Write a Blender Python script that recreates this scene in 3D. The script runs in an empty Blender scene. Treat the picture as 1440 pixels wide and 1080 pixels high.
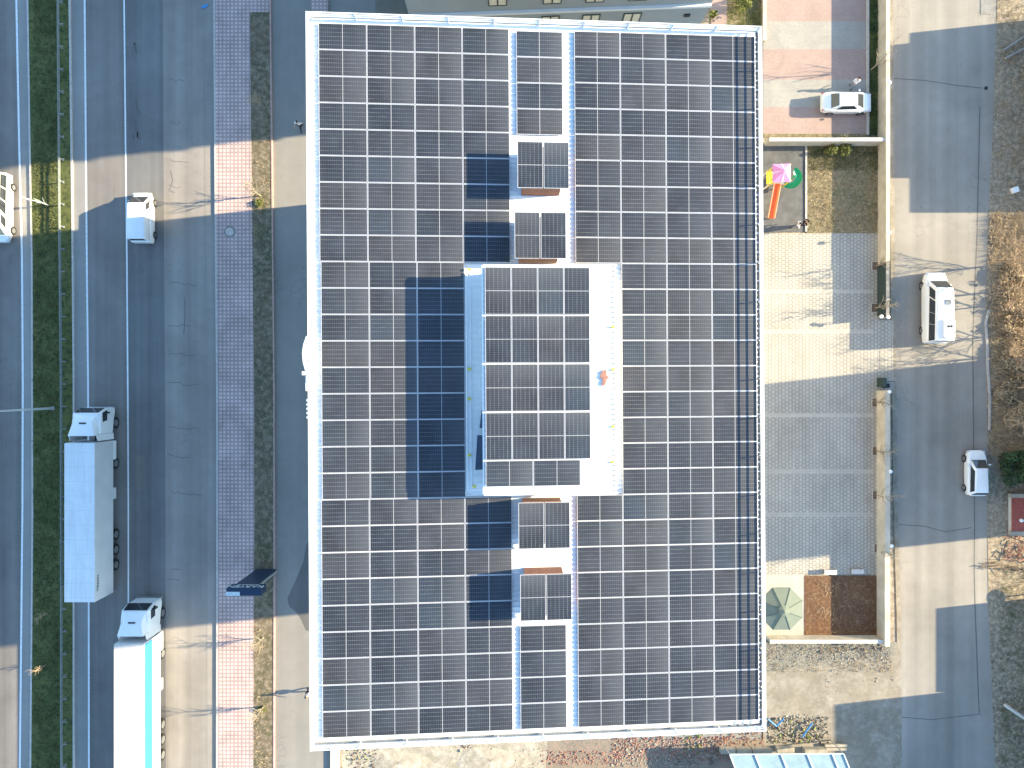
import bpy, bmesh, math, random
from mathutils import Vector, Matrix
random.seed(7)
R = math.radians
CAMH = 63.7
scene = bpy.context.scene
COL = scene.collection

# ------------------------------------------------------------------ helpers
def G(x, y, h=0.0):
    """photo pixel (1440x1080) of a point at height h -> world point"""
    d = (CAMH - h) / 1000.0
    return Vector(((x - 720) * d, (540 - y) * d, h))

def tag(o, label=None, cat=None, group=None, kind=None):
    if label: o['label'] = label
    if cat: o['category'] = cat
    if group: o['group'] = group
    if kind: o['kind'] = kind
    return o

def thing(name, label, cat, loc=(0, 0, 0), rotz=0.0, group=None):
    o = bpy.data.objects.new(name, None); COL.objects.link(o)
    o.location = loc; o.rotation_euler = (0, 0, rotz)
    o.empty_display_size = 0.2
    return tag(o, label, cat, group)

class MB:
    def __init__(s): s.v = []; s.f = []
    def add(s, vs, fs):
        n = len(s.v); s.v += [tuple(v) for v in vs]; s.f += [tuple(i + n for i in f) for f in fs]; return s
    def box(s, x0, y0, z0, x1, y1, z1):
        vs = [(x0,y0,z0),(x1,y0,z0),(x1,y1,z0),(x0,y1,z0),(x0,y0,z1),(x1,y0,z1),(x1,y1,z1),(x0,y1,z1)]
        return s.add(vs, [(0,3,2,1),(4,5,6,7),(0,1,5,4),(1,2,6,5),(2,3,7,6),(3,0,4,7)])
    def cbox(s, c, sx, sy, sz, rot=None):
        vs = []
        for dz in (-.5,.5):
            for dx, dy in ((-.5,-.5),(.5,-.5),(.5,.5),(-.5,.5)):
                p = Vector((dx*sx, dy*sy, dz*sz))
                if rot: p = rot @ p
                vs.append(Vector(c) + p)
        return s.add(vs, [(0,3,2,1),(4,5,6,7),(0,1,5,4),(1,2,6,5),(2,3,7,6),(3,0,4,7)])
    def prism(s, pts, z0, z1):
        n = len(pts)
        vs = [(p[0],p[1],z0) for p in pts] + [(p[0],p[1],z1) for p in pts]
        fs = [tuple(range(n-1,-1,-1)), tuple(range(n,2*n))] + [(i,(i+1)%n,n+(i+1)%n,n+i) for i in range(n)]
        return s.add(vs, fs)
    def tube(s, a, b, r0, r1=None, n=8, cap=True):
        if r1 is None: r1 = r0
        a = Vector(a); b = Vector(b); d = (b-a)
        if d.length < 1e-6: return s
        d.normalize()
        u = d.orthogonal().normalized(); w = d.cross(u)
        vs = []
        for c, r in ((a,r0),(b,r1)):
            for i in range(n):
                t = 2*math.pi*i/n
                vs.append(c + u*math.cos(t)*r + w*math.sin(t)*r)
        fs = [(i,(i+1)%n,n+(i+1)%n,n+i) for i in range(n)]
        if cap: fs += [tuple(range(n-1,-1,-1)), tuple(range(n,2*n))]
        return s.add(vs, fs)
    def cyl(s, c, axis, r, h, n=20, rin=0):
        c = Vector(c); a = Vector(axis).normalized()
        return s.tube(c-a*h/2, c+a*h/2, r, r, n)
    def ball(s, c, r, n=10, m=7, sc=(1,1,1)):
        vs = []; fs = []
        for j in range(m+1):
            ph = math.pi*j/m
            for i in range(n):
                t = 2*math.pi*i/n
                vs.append((c[0]+r*sc[0]*math.sin(ph)*math.cos(t), c[1]+r*sc[1]*math.sin(ph)*math.sin(t), c[2]+r*sc[2]*math.cos(ph)))
        for j in range(m):
            for i in range(n):
                fs.append((j*n+i, (j+1)*n+i, (j+1)*n+(i+1)%n, j*n+(i+1)%n))
        return s.add(vs, fs)
    def loft(s, st, nseg=4):
        """stations (y, halfwidth, z0, z1, r) -> rounded-rectangle loft along y"""
        rings = []
        for (y, hw, z0, z1, r) in st:
            r = min(r, hw*.95, (z1-z0)*.48); ring = []
            for cx, cz, a0 in ((hw-r, z1-r, 0), (-hw+r, z1-r, 90), (-hw+r, z0+r, 180), (hw-r, z0+r, 270)):
                for k in range(nseg+1):
                    a = R(a0 + 90*k/nseg)
                    ring.append((cx + r*math.cos(a), y, cz + r*math.sin(a)))
            rings.append(ring)
        n = len(rings[0]); vs = [p for r_ in rings for p in r_]; fs = []
        for j in range(len(rings)-1):
            for i in range(n):
                fs.append((j*n+i, j*n+(i+1)%n, (j+1)*n+(i+1)%n, (j+1)*n+i))
        fs.append(tuple(range(n))); m0 = (len(rings)-1)*n
        fs.append(tuple(range(m0+n-1, m0-1, -1)))
        return s.add(vs, fs)
    def build(s, name, mat, parent=None, smooth=False, bevel=0, recalc=True):
        me = bpy.data.meshes.new(name)
        me.from_pydata(s.v, [], s.f)
        if recalc or bevel:
            bm = bmesh.new(); bm.from_mesh(me)
            if recalc: bmesh.ops.recalc_face_normals(bm, faces=bm.faces)
            if bevel:
                es = [e for e in bm.edges if len(e.link_faces) == 2 and e.calc_face_angle(0) > .6]
                bmesh.ops.bevel(bm, geom=es, offset=bevel, segments=2, affect='EDGES', profile=.5)
            bm.to_mesh(me); bm.free()
        for m in (mat if isinstance(mat, (list, tuple)) else [mat]): me.materials.append(m)
        if smooth:
            for p in me.polygons: p.use_smooth = True
            try: me.set_sharp_from_angle(angle=R(38))
            except Exception: pass
        o = bpy.data.objects.new(name, me); COL.objects.link(o)
        if parent: o.parent = parent
        return o

def copy_tree(o, parent=None):
    c = o.copy(); COL.objects.link(c); c.parent = parent
    for ch in list(o.children): copy_tree(ch, c)
    return c

# ------------------------------------------------------------------ materials
class NT:
    def __init__(s, name):
        s.m = bpy.data.materials.new(name); s.m.use_nodes = True
        s.t = s.m.node_tree; s.n = s.t.nodes; s.l = s.t.links
        s.b = s.n['Principled BSDF']
        s.tc = s.n.new('ShaderNodeTexCoord')
        s.co = s.tc.outputs['Object']
    def new(s, t, **k):
        x = s.n.new(t)
        for a, b in k.items(): setattr(x, a, b)
        return x
    def link(s, a, b): s.l.new(a, b)
    def mapping(s, scale, rot=(0,0,0), loc=(0,0,0), src=None):
        m = s.new('ShaderNodeMapping'); s.link(src or s.co, m.inputs[0])
        m.inputs['Scale'].default_value = scale; m.inputs['Rotation'].default_value = rot; m.inputs['Location'].default_value = loc
        return m.outputs[0]
    def noise(s, scale, detail=4, rough=.6, vec=None, dist=0):
        n = s.new('ShaderNodeTexNoise'); s.link(vec or s.co, n.inputs['Vector'])
        n.inputs['Scale'].default_value = scale; n.inputs['Detail'].default_value = detail
        n.inputs['Roughness'].default_value = rough; n.inputs['Distortion'].default_value = dist
        return n.outputs['Fac']
    def ramp(s, fac, stops):
        r = s.new('ShaderNodeValToRGB'); s.link(fac, r.inputs[0])
        el = r.color_ramp.elements
        while len(el) < len(stops): el.new(.5)
        for e, (p, c) in zip(el, stops):
            e.position = p; e.color = (c if isinstance(c, (tuple, list)) else (c,c,c)) + ((1,) if not isinstance(c,(tuple,list)) or len(c)==3 else ())
        return r.outputs[0]
    def mix(s, fac, a, b, mode='MIX'):
        m = s.new('ShaderNodeMix', data_type='RGBA', blend_type=mode)
        for i, v in ((0, fac), (6, a), (7, b)):
            if isinstance(v, (int, float)): m.inputs[i].default_value = v if i == 0 else (v,v,v,1)
            elif isinstance(v, (tuple, list)): m.inputs[i].default_value = tuple(v[:3]) + (1,)
            else: s.link(v, m.inputs[i])
        return m.outputs[2]
    def math(s, op, a, b=0.0, c=None):
        m = s.new('ShaderNodeMath', operation=op)
        for i, v in enumerate((a, b) if c is None else (a, b, c)):
            if isinstance(v, (int, float)): m.inputs[i].default_value = v
            else: s.link(v, m.inputs[i])
        return m.outputs[0]
    def bump(s, h, strength=.3, dist=.02):
        b = s.new('ShaderNodeBump'); b.inputs['Strength'].default_value = strength; b.inputs['Distance'].default_value = dist
        s.link(h, b.inputs['Height']); s.link(b.outputs[0], s.b.inputs['Normal'])
    def done(s, col, rough=.8, metal=0.0, spec=.3):
        if isinstance(col, (tuple, list)): s.b.inputs['Base Color'].default_value = tuple(col[:3]) + (1,)
        else: s.link(col, s.b.inputs['Base Color'])
        if isinstance(rough, (int, float)): s.b.inputs['Roughness'].default_value = rough
        else: s.link(rough, s.b.inputs['Roughness'])
        s.b.inputs['Metallic'].default_value = metal
        s.b.inputs['Specular IOR Level'].default_value = spec
        return s.m

def c_mul(c, k): return tuple(min(1, x*k) for x in c)

def mat_plain(name, col, rough=.6, metal=0, var=.12, scale=3.0, spec=.3):
    t = NT(name); f = t.noise(scale, 5)
    return t.done(t.ramp(f, [(.3, c_mul(col, 1-var)), (.7, c_mul(col, 1+var))]), rough, metal, spec)

def mat_ground(name, c1, c2, c3=None, s1=.25, s2=4.0, bump=.4, k=1.0):
    """patchy soil / scrub"""
    t = NT(name)
    a = t.noise(s1, 6, .65, dist=.6); b = t.noise(s2, 6, .75); c = t.noise(s2*5, 3, .7)
    col = t.mix(t.ramp(a, [(.36, 0.), (.64, 1.)]), c1, c2)
    if c3: col = t.mix(t.ramp(b, [(.46, 0.), (.62, 1.)]), col, c3)
    col = t.mix(.55*k, col, t.ramp(c, [(.25, .25), (.75, .78)]), 'OVERLAY')
    col = t.mix(.35*k, col, t.ramp(b, [(.3, .3), (.7, .72)]), 'OVERLAY')
    t.bump(b, bump, .08)
    return t.done(col, .95, 0, .1)

def mat_asphalt(name, col, streak=.16, patch=.14, crack=True, cs=.22):
    t = NT(name)
    lng = t.noise(1.0, 4, .55, t.mapping((.75, .012, 1)))
    big = t.noise(.12, 5, .6, dist=.4); mid = t.noise(.9, 6, .7); fine = t.noise(28, 3, .8)
    x = t.mix(1, col, t.ramp(lng, [(.3, 1-streak), (.7, 1+streak*.6)]), 'MULTIPLY')
    x = t.mix(1, x, t.ramp(big, [(.3, 1-patch), (.7, 1.0+patch*.4)]), 'MULTIPLY')
    x = t.mix(1, x, t.ramp(mid, [(.28, .88), (.72, 1.)]), 'MULTIPLY')
    x = t.mix(1, x, t.ramp(fine, [(.3, .84), (.7, 1.)]), 'MULTIPLY')
    if crack:
        wv = t.new('ShaderNodeTexVoronoi', feature='DISTANCE_TO_EDGE')
        nz = t.new('ShaderNodeTexNoise'); nz.inputs['Scale'].default_value = .9; nz.inputs['Detail'].default_value = 5
        t.link(t.co, nz.inputs['Vector'])
        wmix = t.new('ShaderNodeMix', data_type='VECTOR'); wmix.inputs[0].default_value = .35
        t.link(t.mapping((1, .55, 1)), wmix.inputs[4]); 
        sc = t.new('ShaderNodeVectorMath', operation='SCALE'); t.link(nz.outputs['Color'], sc.inputs[0]); sc.inputs['Scale'].default_value = 9
        t.link(sc.outputs[0], wmix.inputs[5]); t.link(wmix.outputs[1], wv.inputs['Vector']); wv.inputs['Scale'].default_value = cs
        line = t.ramp(wv.outputs['Distance'], [(.0, 1.), (.009, 0.)])
        gate = t.ramp(t.noise(.16, 3), [(.52, 0.), (.58, 1.)])
        x = t.mix(t.math('MULTIPLY', t.math('MULTIPLY', line, gate), .5), x, c_mul(col, .35))
    # tyre-oil spots
    sp = t.ramp(t.noise(1.7, 2, .5), [(.72, 0.), (.76, .35)])
    x = t.mix(sp, x, c_mul(col, .5))
    t.bump(fine, .25, .01)
    return t.done(x, .88, 0, .25)

def mat_pavers(name, c1, c2, mortar, w=.34, h=.34, off=0.0, ms=.05, var=.3, rough=.85):
    t = NT(name)
    b = t.new('ShaderNodeTexBrick'); t.link(t.co, b.inputs['Vector'])
    b.offset = off; b.squash = 1
    b.inputs['Scale'].default_value = 1; b.inputs['Brick Width'].default_value = w; b.inputs['Row Height'].default_value = h
    b.inputs['Mortar Size'].default_value = ms; b.inputs['Mortar Smooth'].default_value = .2; b.inputs['Bias'].default_value = 0
    b.inputs['Color1'].default_value = c1 + (1,); b.inputs['Color2'].default_value = c2 + (1,); b.inputs['Mortar'].default_value = mortar + (1,)
    x = t.mix(1, b.outputs['Color'], t.ramp(t.noise(.45, 6, .7, dist=.5), [(.28, 1-var), (.66, 1.)]), 'MULTIPLY')
    x = t.mix(1, x, t.ramp(t.noise(7, 4, .7), [(.3, .82), (.7, 1.)]), 'MULTIPLY')
    return t.done(x, rough, 0, .2)

def mat_dots(name, c1, c2, mortar):
    t = NT(name)
    vec = t.mapping((1,1,1), (0,0,R(90)))
    b = t.new('ShaderNodeTexBrick'); t.link(vec, b.inputs['Vector']); b.offset = .5; b.squash = 1
    for k, v in (('Scale',1),('Brick Width',.357),('Row Height',.306),('Mortar Size',.095),('Mortar Smooth',1.0),('Bias',0)): b.inputs[k].default_value = v
    b.inputs['Color1'].default_value = c1+(1,); b.inputs['Color2'].default_value = c2+(1,); b.inputs['Mortar'].default_value = mortar+(1,)
    x = t.mix(1, b.outputs['Color'], t.ramp(t.noise(.3, 6, .7, dist=.5), [(.3, .80), (.66, 1.)]), 'MULTIPLY')
    x = t.mix(1, x, t.ramp(t.noise(6, 4, .7), [(.3, .86), (.7, 1.)]), 'MULTIPLY')
    x = t.mix(1, x, t.ramp(t.noise(1.0, 4, .6, t.mapping((1.4, .12, 1))), [(.35, .88), (.6, 1.)]), 'MULTIPLY')
    return t.done(x, .85, 0, .2)

M = {}
M['asphalt'] = mat_asphalt('asphalt_highway', (.24, .218, .197), .28, .24)
M['asphalt_old'] = mat_asphalt('asphalt_outer_lane', (.34, .303, .266), .2, .22, cs=.3)
M['asphalt_dark'] = mat_asphalt('asphalt_inner_lane', (.212, .203, .194), .3, .22)
M['asphalt_service'] = mat_asphalt('asphalt_service', (.30, .275, .24), .08, .12)
M['asphalt_back'] = mat_asphalt('asphalt_back_street', (.34, .312, .27), .17, .2, cs=.16)
M['stain'] = mat_asphalt('damp_asphalt', (.17, .16, .15), .1, .2, crack=False)
M['shoulder'] = mat_asphalt('concrete_shoulder', (.32, .305, .28), .14, .15, crack=False)
M['line'] = mat_plain('road_paint_white', (.68, .69, .68), .6, 0, .2, 6)
M['tar'] = mat_plain('tar_seal', (.12, .112, .10), .7, 0, .2, 6)
M['kerb'] = mat_plain('kerb_concrete', (.46, .42, .38), .85, 0, .18, 4)
M['kerb_red'] = mat_plain('kerb_reddish', (.42, .28, .24), .85, 0, .25, 4)
M['pav_pink'] = mat_pavers('sidewalk_pavers', (.74, .57, .52), (.66, .50, .455), (.43, .315, .29), .345, .345, 0, .075, .34)
M['pav_pink_fine'] = mat_pavers('parking_pavers_pink', (.43, .32, .28), (.39, .29, .25), (.31, .22, .195), .22, .11, .5, .012, .2)
M['pav_grey_fine'] = mat_pavers('parking_pavers_grey', (.40, .38, .34), (.365, .345, .31), (.29, .27, .24), .22, .11, .5, .012, .2)
M['pav_hex'] = mat_dots('yard_pavers', (.52, .485, .42), (.465, .437, .38), (.33, .307, .265))
M['pav_band'] = mat_pavers('yard_paver_band', (.52, .48, .41), (.48, .45, .39), (.44, .40, .34), .3, .3, 0, .02, .2)
M['dirt'] = mat_ground('ground_dirt', (.27, .22, .165), (.18, .155, .115), (.33, .29, .23), .12, 2.2)
M['dirt_pale'] = mat_ground('pale_dirt', (.27, .235, .18), (.215, .187, .145), (.31, .275, .225), .22, .55, .2, .45)
M['soil_strip'] = mat_ground('verge_soil', (.165, .125, .085), (.10, .095, .055), (.23, .185, .13), .4, 2.4)
M['scrub'] = mat_ground('scrub_ground', (.27, .215, .15), (.17, .14, .10), (.36, .30, .22), .25, 2.8)
M['dirt_sand'] = mat_ground('sand', (.36, .315, .25), (.28, .245, .185), (.42, .375, .30), .5, .9, .3, .6)
M['rubble_ground'] = mat_ground('rubble_ground', (.26, .225, .175), (.17, .155, .13), (.28, .19, .14), .4, 3.0)
M['gravel'] = mat_ground('gravel_ground', (.22, .205, .165), (.16, .15, .115), (.28, .265, .23), .5, 6)
M['grass'] = mat_ground('median_turf', (.085, .10, .034), (.145, .145, .055), (.035, .045, .02), .35, 3.0)
M['lawn'] = mat_ground('garden_turf', (.21, .165, .10), (.13, .125, .06), (.26, .215, .14), .45, 3.2)
M['soil_brown'] = mat_ground('dug_soil', (.15, .082, .046), (.11, .062, .037), (.175, .103, .06), .6, 3.5)
M['mat_grey'] = mat_plain('rubber_mat', (.11, .11, .11), .9, 0, .25, 1.2)
M['white_sheet'] = mat_plain('white_roof_sheet', (.80, .80, .79), .45, 0, .04, 1.2, .4)
M['white_metal'] = mat_plain('white_painted_metal', (.76, .76, .75), .4, 0, .05, 2, .4)
M['white_wall'] = mat_plain('white_render', (.56, .52, .46), .85, 0, .12, 1.1)
M['cream_wall'] = mat_plain('cream_render', (.50, .44, .35), .9, 0, .18, 1.0)
M['facade'] = mat_plain('facade_beige', (.50, .46, .40), .85, 0, .08, .8)
M['facade_grey'] = mat_plain('facade_grey_render', (.29, .315, .325), .8, 0, .06, .6)
M['ledge'] = mat_plain('white_ledge', (.62, .64, .65), .7, 0, .06, 1)
M['olive'] = mat_plain('olive_slab', (.20, .185, .15), .8, 0, .1, 2)
M['glass_dark'] = mat_plain('dark_glass', (.018, .024, .032), .06, 0, .1, 1, .8)
M['glass_car'] = mat_plain('vehicle_glass', (.03, .036, .042), .05, 0, .1, 1, .9)
M['glass_light'] = mat_plain('curtained_glass', (.62, .58, .46), .3, 0, .15, 3, .6)
M['frame_dark'] = mat_plain('dark_window_frame', (.035, .055, .055), .5)
M['paint_white'] = mat_plain('vehicle_paint_white', (.78, .78, .77), .22, 0, .02, 1, .6)
M['box_white'] = mat_plain('trailer_panel_white', (.74, .74, .73), .45, 0, .05, .9, .4)
def mat_trailer(name, col, seam=1.22):
    t = NT(name); sep = t.new('ShaderNodeSeparateXYZ'); t.link(t.co, sep.inputs[0])
    f = t.math('FRACT', t.math('ADD', t.math('DIVIDE', sep.outputs[1], seam), 50.0))
    line = t.math('GREATER_THAN', t.math('ABSOLUTE', t.math('SUBTRACT', f, .5)), .487)
    x = t.mix(1, col, t.ramp(t.noise(.55, 6, .7, dist=.6), [(.3, .90), (.62, 1.0)]), 'MULTIPLY')
    x = t.mix(1, x, t.ramp(t.noise(1.0, 4, .6, t.mapping((5, .25, 1))), [(.3, .88), (.6, 1.0)]), 'MULTIPLY')
    x = t.mix(t.math('MULTIPLY', line, .35), x, c_mul(col, .45))
    x = t.mix(t.ramp(t.noise(5, 3, .6), [(.68, 0.), (.74, .35)]), x, (.30,.27,.23))
    return t.done(x, .5, 0, .35)
M['trailer_top'] = mat_trailer('trailer_roof_panels', (.72, .725, .72))
M['trailer_canvas'] = mat_trailer('trailer_roof_canvas', (.56, .52, .48), .65)
M['box_side'] = mat_plain('trailer_side_grey', (.56, .57, .57), .5, 0, .06, .9, .4)
M['box_blue'] = mat_plain('trailer_blue_stripe', (.035, .20, .42), .45, 0, .06, .9, .4)
M['canvas'] = mat_plain('trailer_canvas_cream', (.72, .68, .64), .7, 0, .08, .7, .2)
M['rubber'] = mat_plain('tyre_rubber', (.02, .02, .02), .85)
M['rim'] = mat_plain('wheel_rim', (.38, .39, .40), .35, .8)
M['black'] = mat_plain('black_plastic', (.02, .021, .024), .5)
M['grey_plastic'] = mat_plain('grey_plastic', (.22, .23, .24), .5)
M['lamp_glass'] = mat_plain('headlamp_glass', (.55, .57, .6), .1, 0, .1, 3, .9)
M['red_lamp'] = mat_plain('tail_lamp', (.42, .03, .02), .2, 0, .1, 3, .8)
M['steel'] = mat_plain('galvanised_steel', (.42, .44, .45), .45, .6, .12, 4)
M['rail'] = mat_plain('weathered_rail', (.20, .22, .20), .7, .2, .2, 4)
M['steel_pale'] = mat_plain('pale_steel_pole', (.55, .56, .55), .5, .2, .1, 2)
M['brick'] = mat_pavers('chimney_brick', (.28, .13, .085), (.24, .11, .075), (.26, .15, .11), .22, .08, .5, .01, .2)
M['alu'] = mat_plain('panel_frame_alu', (.50, .505, .53), .4, .1, .03, 3, .5)
M['wood'] = mat_plain('bare_wood', (.40, .29, .19), .9, 0, .2, 5)
M['bark'] = mat_plain('pale_bark', (.31, .26, .19), .9, 0, .25, 5)
M['bark_dark'] = mat_plain('dark_bark', (.16, .12, .09), .9, 0, .25, 5)
M['leaf'] = mat_plain('evergreen_leaf', (.045, .085, .035), .6, 0, .45, 1.6)
M['leaf_yellow'] = mat_plain('yellow_green_leaf', (.16, .17, .045), .7, 0, .4, 2)
M['blade'] = mat_plain('grass_blade', (.115, .125, .045), .8, 0, .4, 1.3)
M['blade_dry'] = mat_plain('dry_stem', (.40, .31, .20), .9, 0, .35, 2)
M['pink'] = mat_plain('play_roof_pink', (.66, .26, .52), .45, 0, .08, 3)
M['pink_pale'] = mat_plain('play_roof_pale_pink', (.74, .47, .64), .45, 0, .08, 3)
M['yellow'] = mat_plain('yellow_plastic', (.72, .50, .04), .45)
M['orange'] = mat_plain('orange_slide', (.70, .13, .035), .35)
M['orange_edge'] = mat_plain('pale_orange_edge', (.76, .32, .18), .4)
M['green'] = mat_plain('green_slide', (.03, .36, .15), .4)
M['umbrella'] = mat_plain('green_canvas', (.15, .175, .14), .85, 0, .06, 1.5)
M['umbrella_dark'] = mat_plain('green_canvas_seam', (.08, .12, .095), .85)
M['navy'] = mat_plain('navy_sign_panel', (.018, .035, .07), .4)
M['sign_text'] = mat_plain('sign_lettering', (.62, .66, .68), .5)
M['cyan_cap'] = mat_plain('pale_sign_cap', (.50, .57, .59), .5)
M['skin'] = mat_plain('skin', (.42, .26, .18), .6)
M['cloth_white'] = mat_plain('white_cloth', (.72, .72, .72), .85)
M['cloth_dark'] = mat_plain('dark_cloth', (.022, .024, .035), .9)
M['cloth_grey'] = mat_plain('grey_cloth', (.22, .23, .26), .9)
M['hair'] = mat_plain('dark_hair', (.02, .014, .01), .7)
M['red_tile'] = mat_plain('red_roof', (.30, .075, .055), .75, 0, .25, 3)
M['red_cloth'] = mat_plain('faded_red', (.33, .16, .115), .85, 0, .3, 8)
M['blue_plastic'] = mat_plain('blue_pipe', (.07, .24, .48), .4)
M['canopy_glass'] = mat_plain('canopy_sheet', (.25, .34, .36), .25, 0, .12, 1.5, .6)
M['stone'] = mat_plain('pale_stone', (.34, .30, .24), .9, 0, .2, 2)
M['anchor_yellow'] = mat_plain('yellow_anchor', (.66, .62, .10), .6)
M['concrete'] = mat_plain('concrete', (.24, .23, .21), .9, 0, .18, 1.5)

def mat_cells(name, portrait=False):
    t = NT(name)
    sep = t.new('ShaderNodeSeparateXYZ'); t.link(t.co, sep.inputs[0])
    u, v = sep.outputs[0], sep.outputs[1]
    oi = t.new('ShaderNodeObjectInfo'); rnd = oi.outputs['Random']
    # coordinates shifted per panel so that no two panels share a streak
    cmb = t.new('ShaderNodeCombineXYZ'); t.link(t.math('MULTIPLY', rnd, 57.0), cmb.inputs[2])
    add = t.new('ShaderNodeVectorMath', operation='ADD'); t.link(t.co, add.inputs[0]); t.link(cmb.outputs[0], add.inputs[1])
    pv = add.outputs[0]
    def grid(coord, pitch, width):
        f = t.math('FRACT', t.math('ADD', t.math('DIVIDE', coord, pitch), 100.0))
        d = t.math('ABSOLUTE', t.math('SUBTRACT', f, .5))
        return t.math('GREATER_THAN', d, .5 - width/pitch/2)
    fine = grid(u, .1062, .016)
    rows = grid(v, .2085, .012)
    base = t.ramp(rnd, [(0., (.019,.024,.035)), (.35, (.025,.030,.041)), (.7, (.033,.034,.041)), (1., (.020,.029,.042))])
    tone = t.noise(.7, 3, .5, pv)
    base = t.mix(1, base, t.ramp(tone, [(.3, .70), (.7, 1.35)]), 'MULTIPLY')
    # lighter towards one short side, by an amount that differs per panel
    soil = t.math('MULTIPLY', t.math('POWER', t.math('MAXIMUM', 0.0, t.math('DIVIDE', t.math('ADD', u, 1.2), 2.4)), 2.2), t.math('ADD', .25, t.math('MULTIPLY', rnd, .65)))
    base = t.mix(t.math('MINIMUM', soil, .9), base, (.078,.082,.090))
    col = t.mix(t.math('MULTIPLY', fine, .42), base, (.13,.14,.16))
    st = t.noise(1.0, 3, .6, t.mapping((1.6, 9.0, 1), src=pv))
    streak = t.math('MULTIPLY', rows, t.ramp(st, [(.38, .42), (.62, 1.0)]))
    col = t.mix(streak, col, (.19,.195,.205))
    div = t.math('LESS_THAN', t.math('ABSOLUTE', u), .018)
    col = t.mix(t.math('MULTIPLY', div, .8), col, (.32,.325,.34))
    return t.done(col, .4, 0, .25)
M['cells'] = mat_cells('solar_cells')

# ------------------------------------------------------------------ ground sheets
def strip(name, left, right, z, mat, thick=0, parent=None, kind='structure'):
    """left/right: pixel polylines (x,y) top->bottom with equal counts"""
    L = [G(*p) for p in left]; Rr = [G(*p) for p in right]
    n = len(L); vs = []; fs = []
    for a, b in zip(L, Rr): vs += [(a.x, a.y, z), (b.x, b.y, z)]
    for i in range(n-1): fs.append((2*i, 2*i+2, 2*i+3, 2*i+1))
    if thick:
        o = len(vs)
        for a, b in zip(L, Rr): vs += [(a.x, a.y, z-thick), (b.x, b.y, z-thick)]
        for i in range(n-1):
            fs.append((2*i, o+2*i, o+2*i+2, 2*i+2)); fs.append((2*i+1, 2*i+3, o+2*i+3, o+2*i+1))
        fs.append((0, 1, o+1, o)); fs.append((2*n-2, o+2*n-2, o+2*n-1, 2*n-1))
    m = MB().add(vs, fs); ob = m.build(name, mat, parent)
    if kind and not parent: ob['kind'] = kind
    return ob

def vert(pts, ys=(-420, 0, 200, 360, 540, 720, 1080, 1500)):
    """interpolate x of a polyline at ys"""
    out = []
    for y in ys:
        if y <= pts[0][1]: out.append((pts[0][0], y)); continue
        if y >= pts[-1][1]: out.append((pts[-1][0], y)); continue
        for (x0, y0), (x1, y1) in zip(pts, pts[1:]):
            if y0 <= y <= y1: out.append((x0 + (x1-x0)*(y-y0)/(y1-y0), y)); break
    return out
def sh(p, d): return [(x+d, y) for x, y in p]

e_far = vert([(40,0),(43,200),(46,360),(47,720),(44,1080)])
l_far = vert([(23,0),(27,200),(31,360),(32.5,600),(31,800),(28,1080)])
e_gr = vert([(84,0),(87,250),(90,720),(90,1080)])
e_sh0 = vert([(99,0),(103,300),(105,540),(105,1080)])
l_sh = vert([(119,0),(122,360),(124.5,600),(125,1080)])
l_mid = vert([(174.5,0),(176.5,200),(179,420),(180.5,700),(180.5,1080)])
e_seam = vert([(228.5,0),(230.5,300),(232.5,600),(233,1080)])
l_out = vert([(286,0),(289,300),(291,600),(291,1080)])
e_gut = vert([(301.5,0),(303.5,300),(306,600),(305.5,1080)])
e_sw = vert([(352,0),(355,300),(359,600),(357,1080)])
e_soil = vert([(381,0),(384,300),(387,600),(386,1080)])

ground = MB().add([(-260,-260,-.05),(260,-260,-.05),(260,260,-.05),(-260,260,-.05)], [(0,1,2,3)]).build('ground', M['dirt'])
ground['kind'] = 'structure'
far_road = strip('far_carriageway', [(-1500,y) for _,y in e_far], sh(l_far, 2), .0, M['asphalt'])
strip('edge_line', sh(l_far,-1.4), sh(l_far,1.4), .006, M['line'], parent=far_road)
strip('far_shoulder', sh(l_far,2), e_far, .0, M['shoulder'])
strip('median_kerb', sh(e_far,-1.2), sh(e_far,1.2), .14, M['kerb'], .14)
strip('median_ground', sh(e_far,1.2), sh(e_sh0,-1.5), .12, M['grass'], .12)
strip('median_kerb_inner', sh(e_sh0,-1.5), sh(e_sh0,.8), .14, M['kerb'], .14)
road = strip('highway', sh(e_sh0,.8), l_sh, .0, M['shoulder'])
road2 = strip('highway_inner_lanes', l_sh, l_mid, .0, M['asphalt'])
road3 = strip('highway_middle_lane', l_mid, e_seam, .0, M['asphalt_dark'])
road4 = strip('highway_outer_lane', e_seam, sh(e_gut,-.8), .0, M['asphalt_old'])
strip('edge_line', sh(l_sh,-1.2), sh(l_sh,1.3), .006, M['line'], parent=road2)
strip('lane_line', sh(l_mid,-1.0), sh(l_mid,1.1), .006, M['line'], parent=road3)
strip('worn_line', sh(l_out,-.5), sh(l_out,.5), .006, M['asphalt_service'], parent=road4)
strip('kerb', sh(e_gut,-.8), sh(e_gut,1.6), .15, M['kerb'], .15)
ys2 = (-420, 0, 17)
strip('sidewalk', sh(e_gut,1.6), e_sw, .14, M['pav_pink'], .14)
strip('sidewalk_corner', [(352,-420),(352,0),(352,18)], [(381,-420),(381,0),(381,18)], .141, M['pav_pink'], .14)
ys_s = (18, 200, 360, 540, 720, 1080, 1500)
strip('verge', vert([(352,0),(355,300),(359,600),(357,1080)], ys_s), sh(vert([(381,0),(384,300),(387,600),(386,1080)], ys_s), -1.4), .125, M['soil_strip'], .12)
strip('verge_kerb', sh(e_soil,-1.4), sh(e_soil,.6), .16, M['kerb_red'], .16)
svc = strip('service_road', sh(e_soil,.6), [(470,y) for _,y in e_soil], .0, M['asphalt_service'])
pts = [(441,752),(431,765),(426,792),(415,818),(404,842),(407,853),(417,861),(424,872),(430,886),(441,890)]
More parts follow.
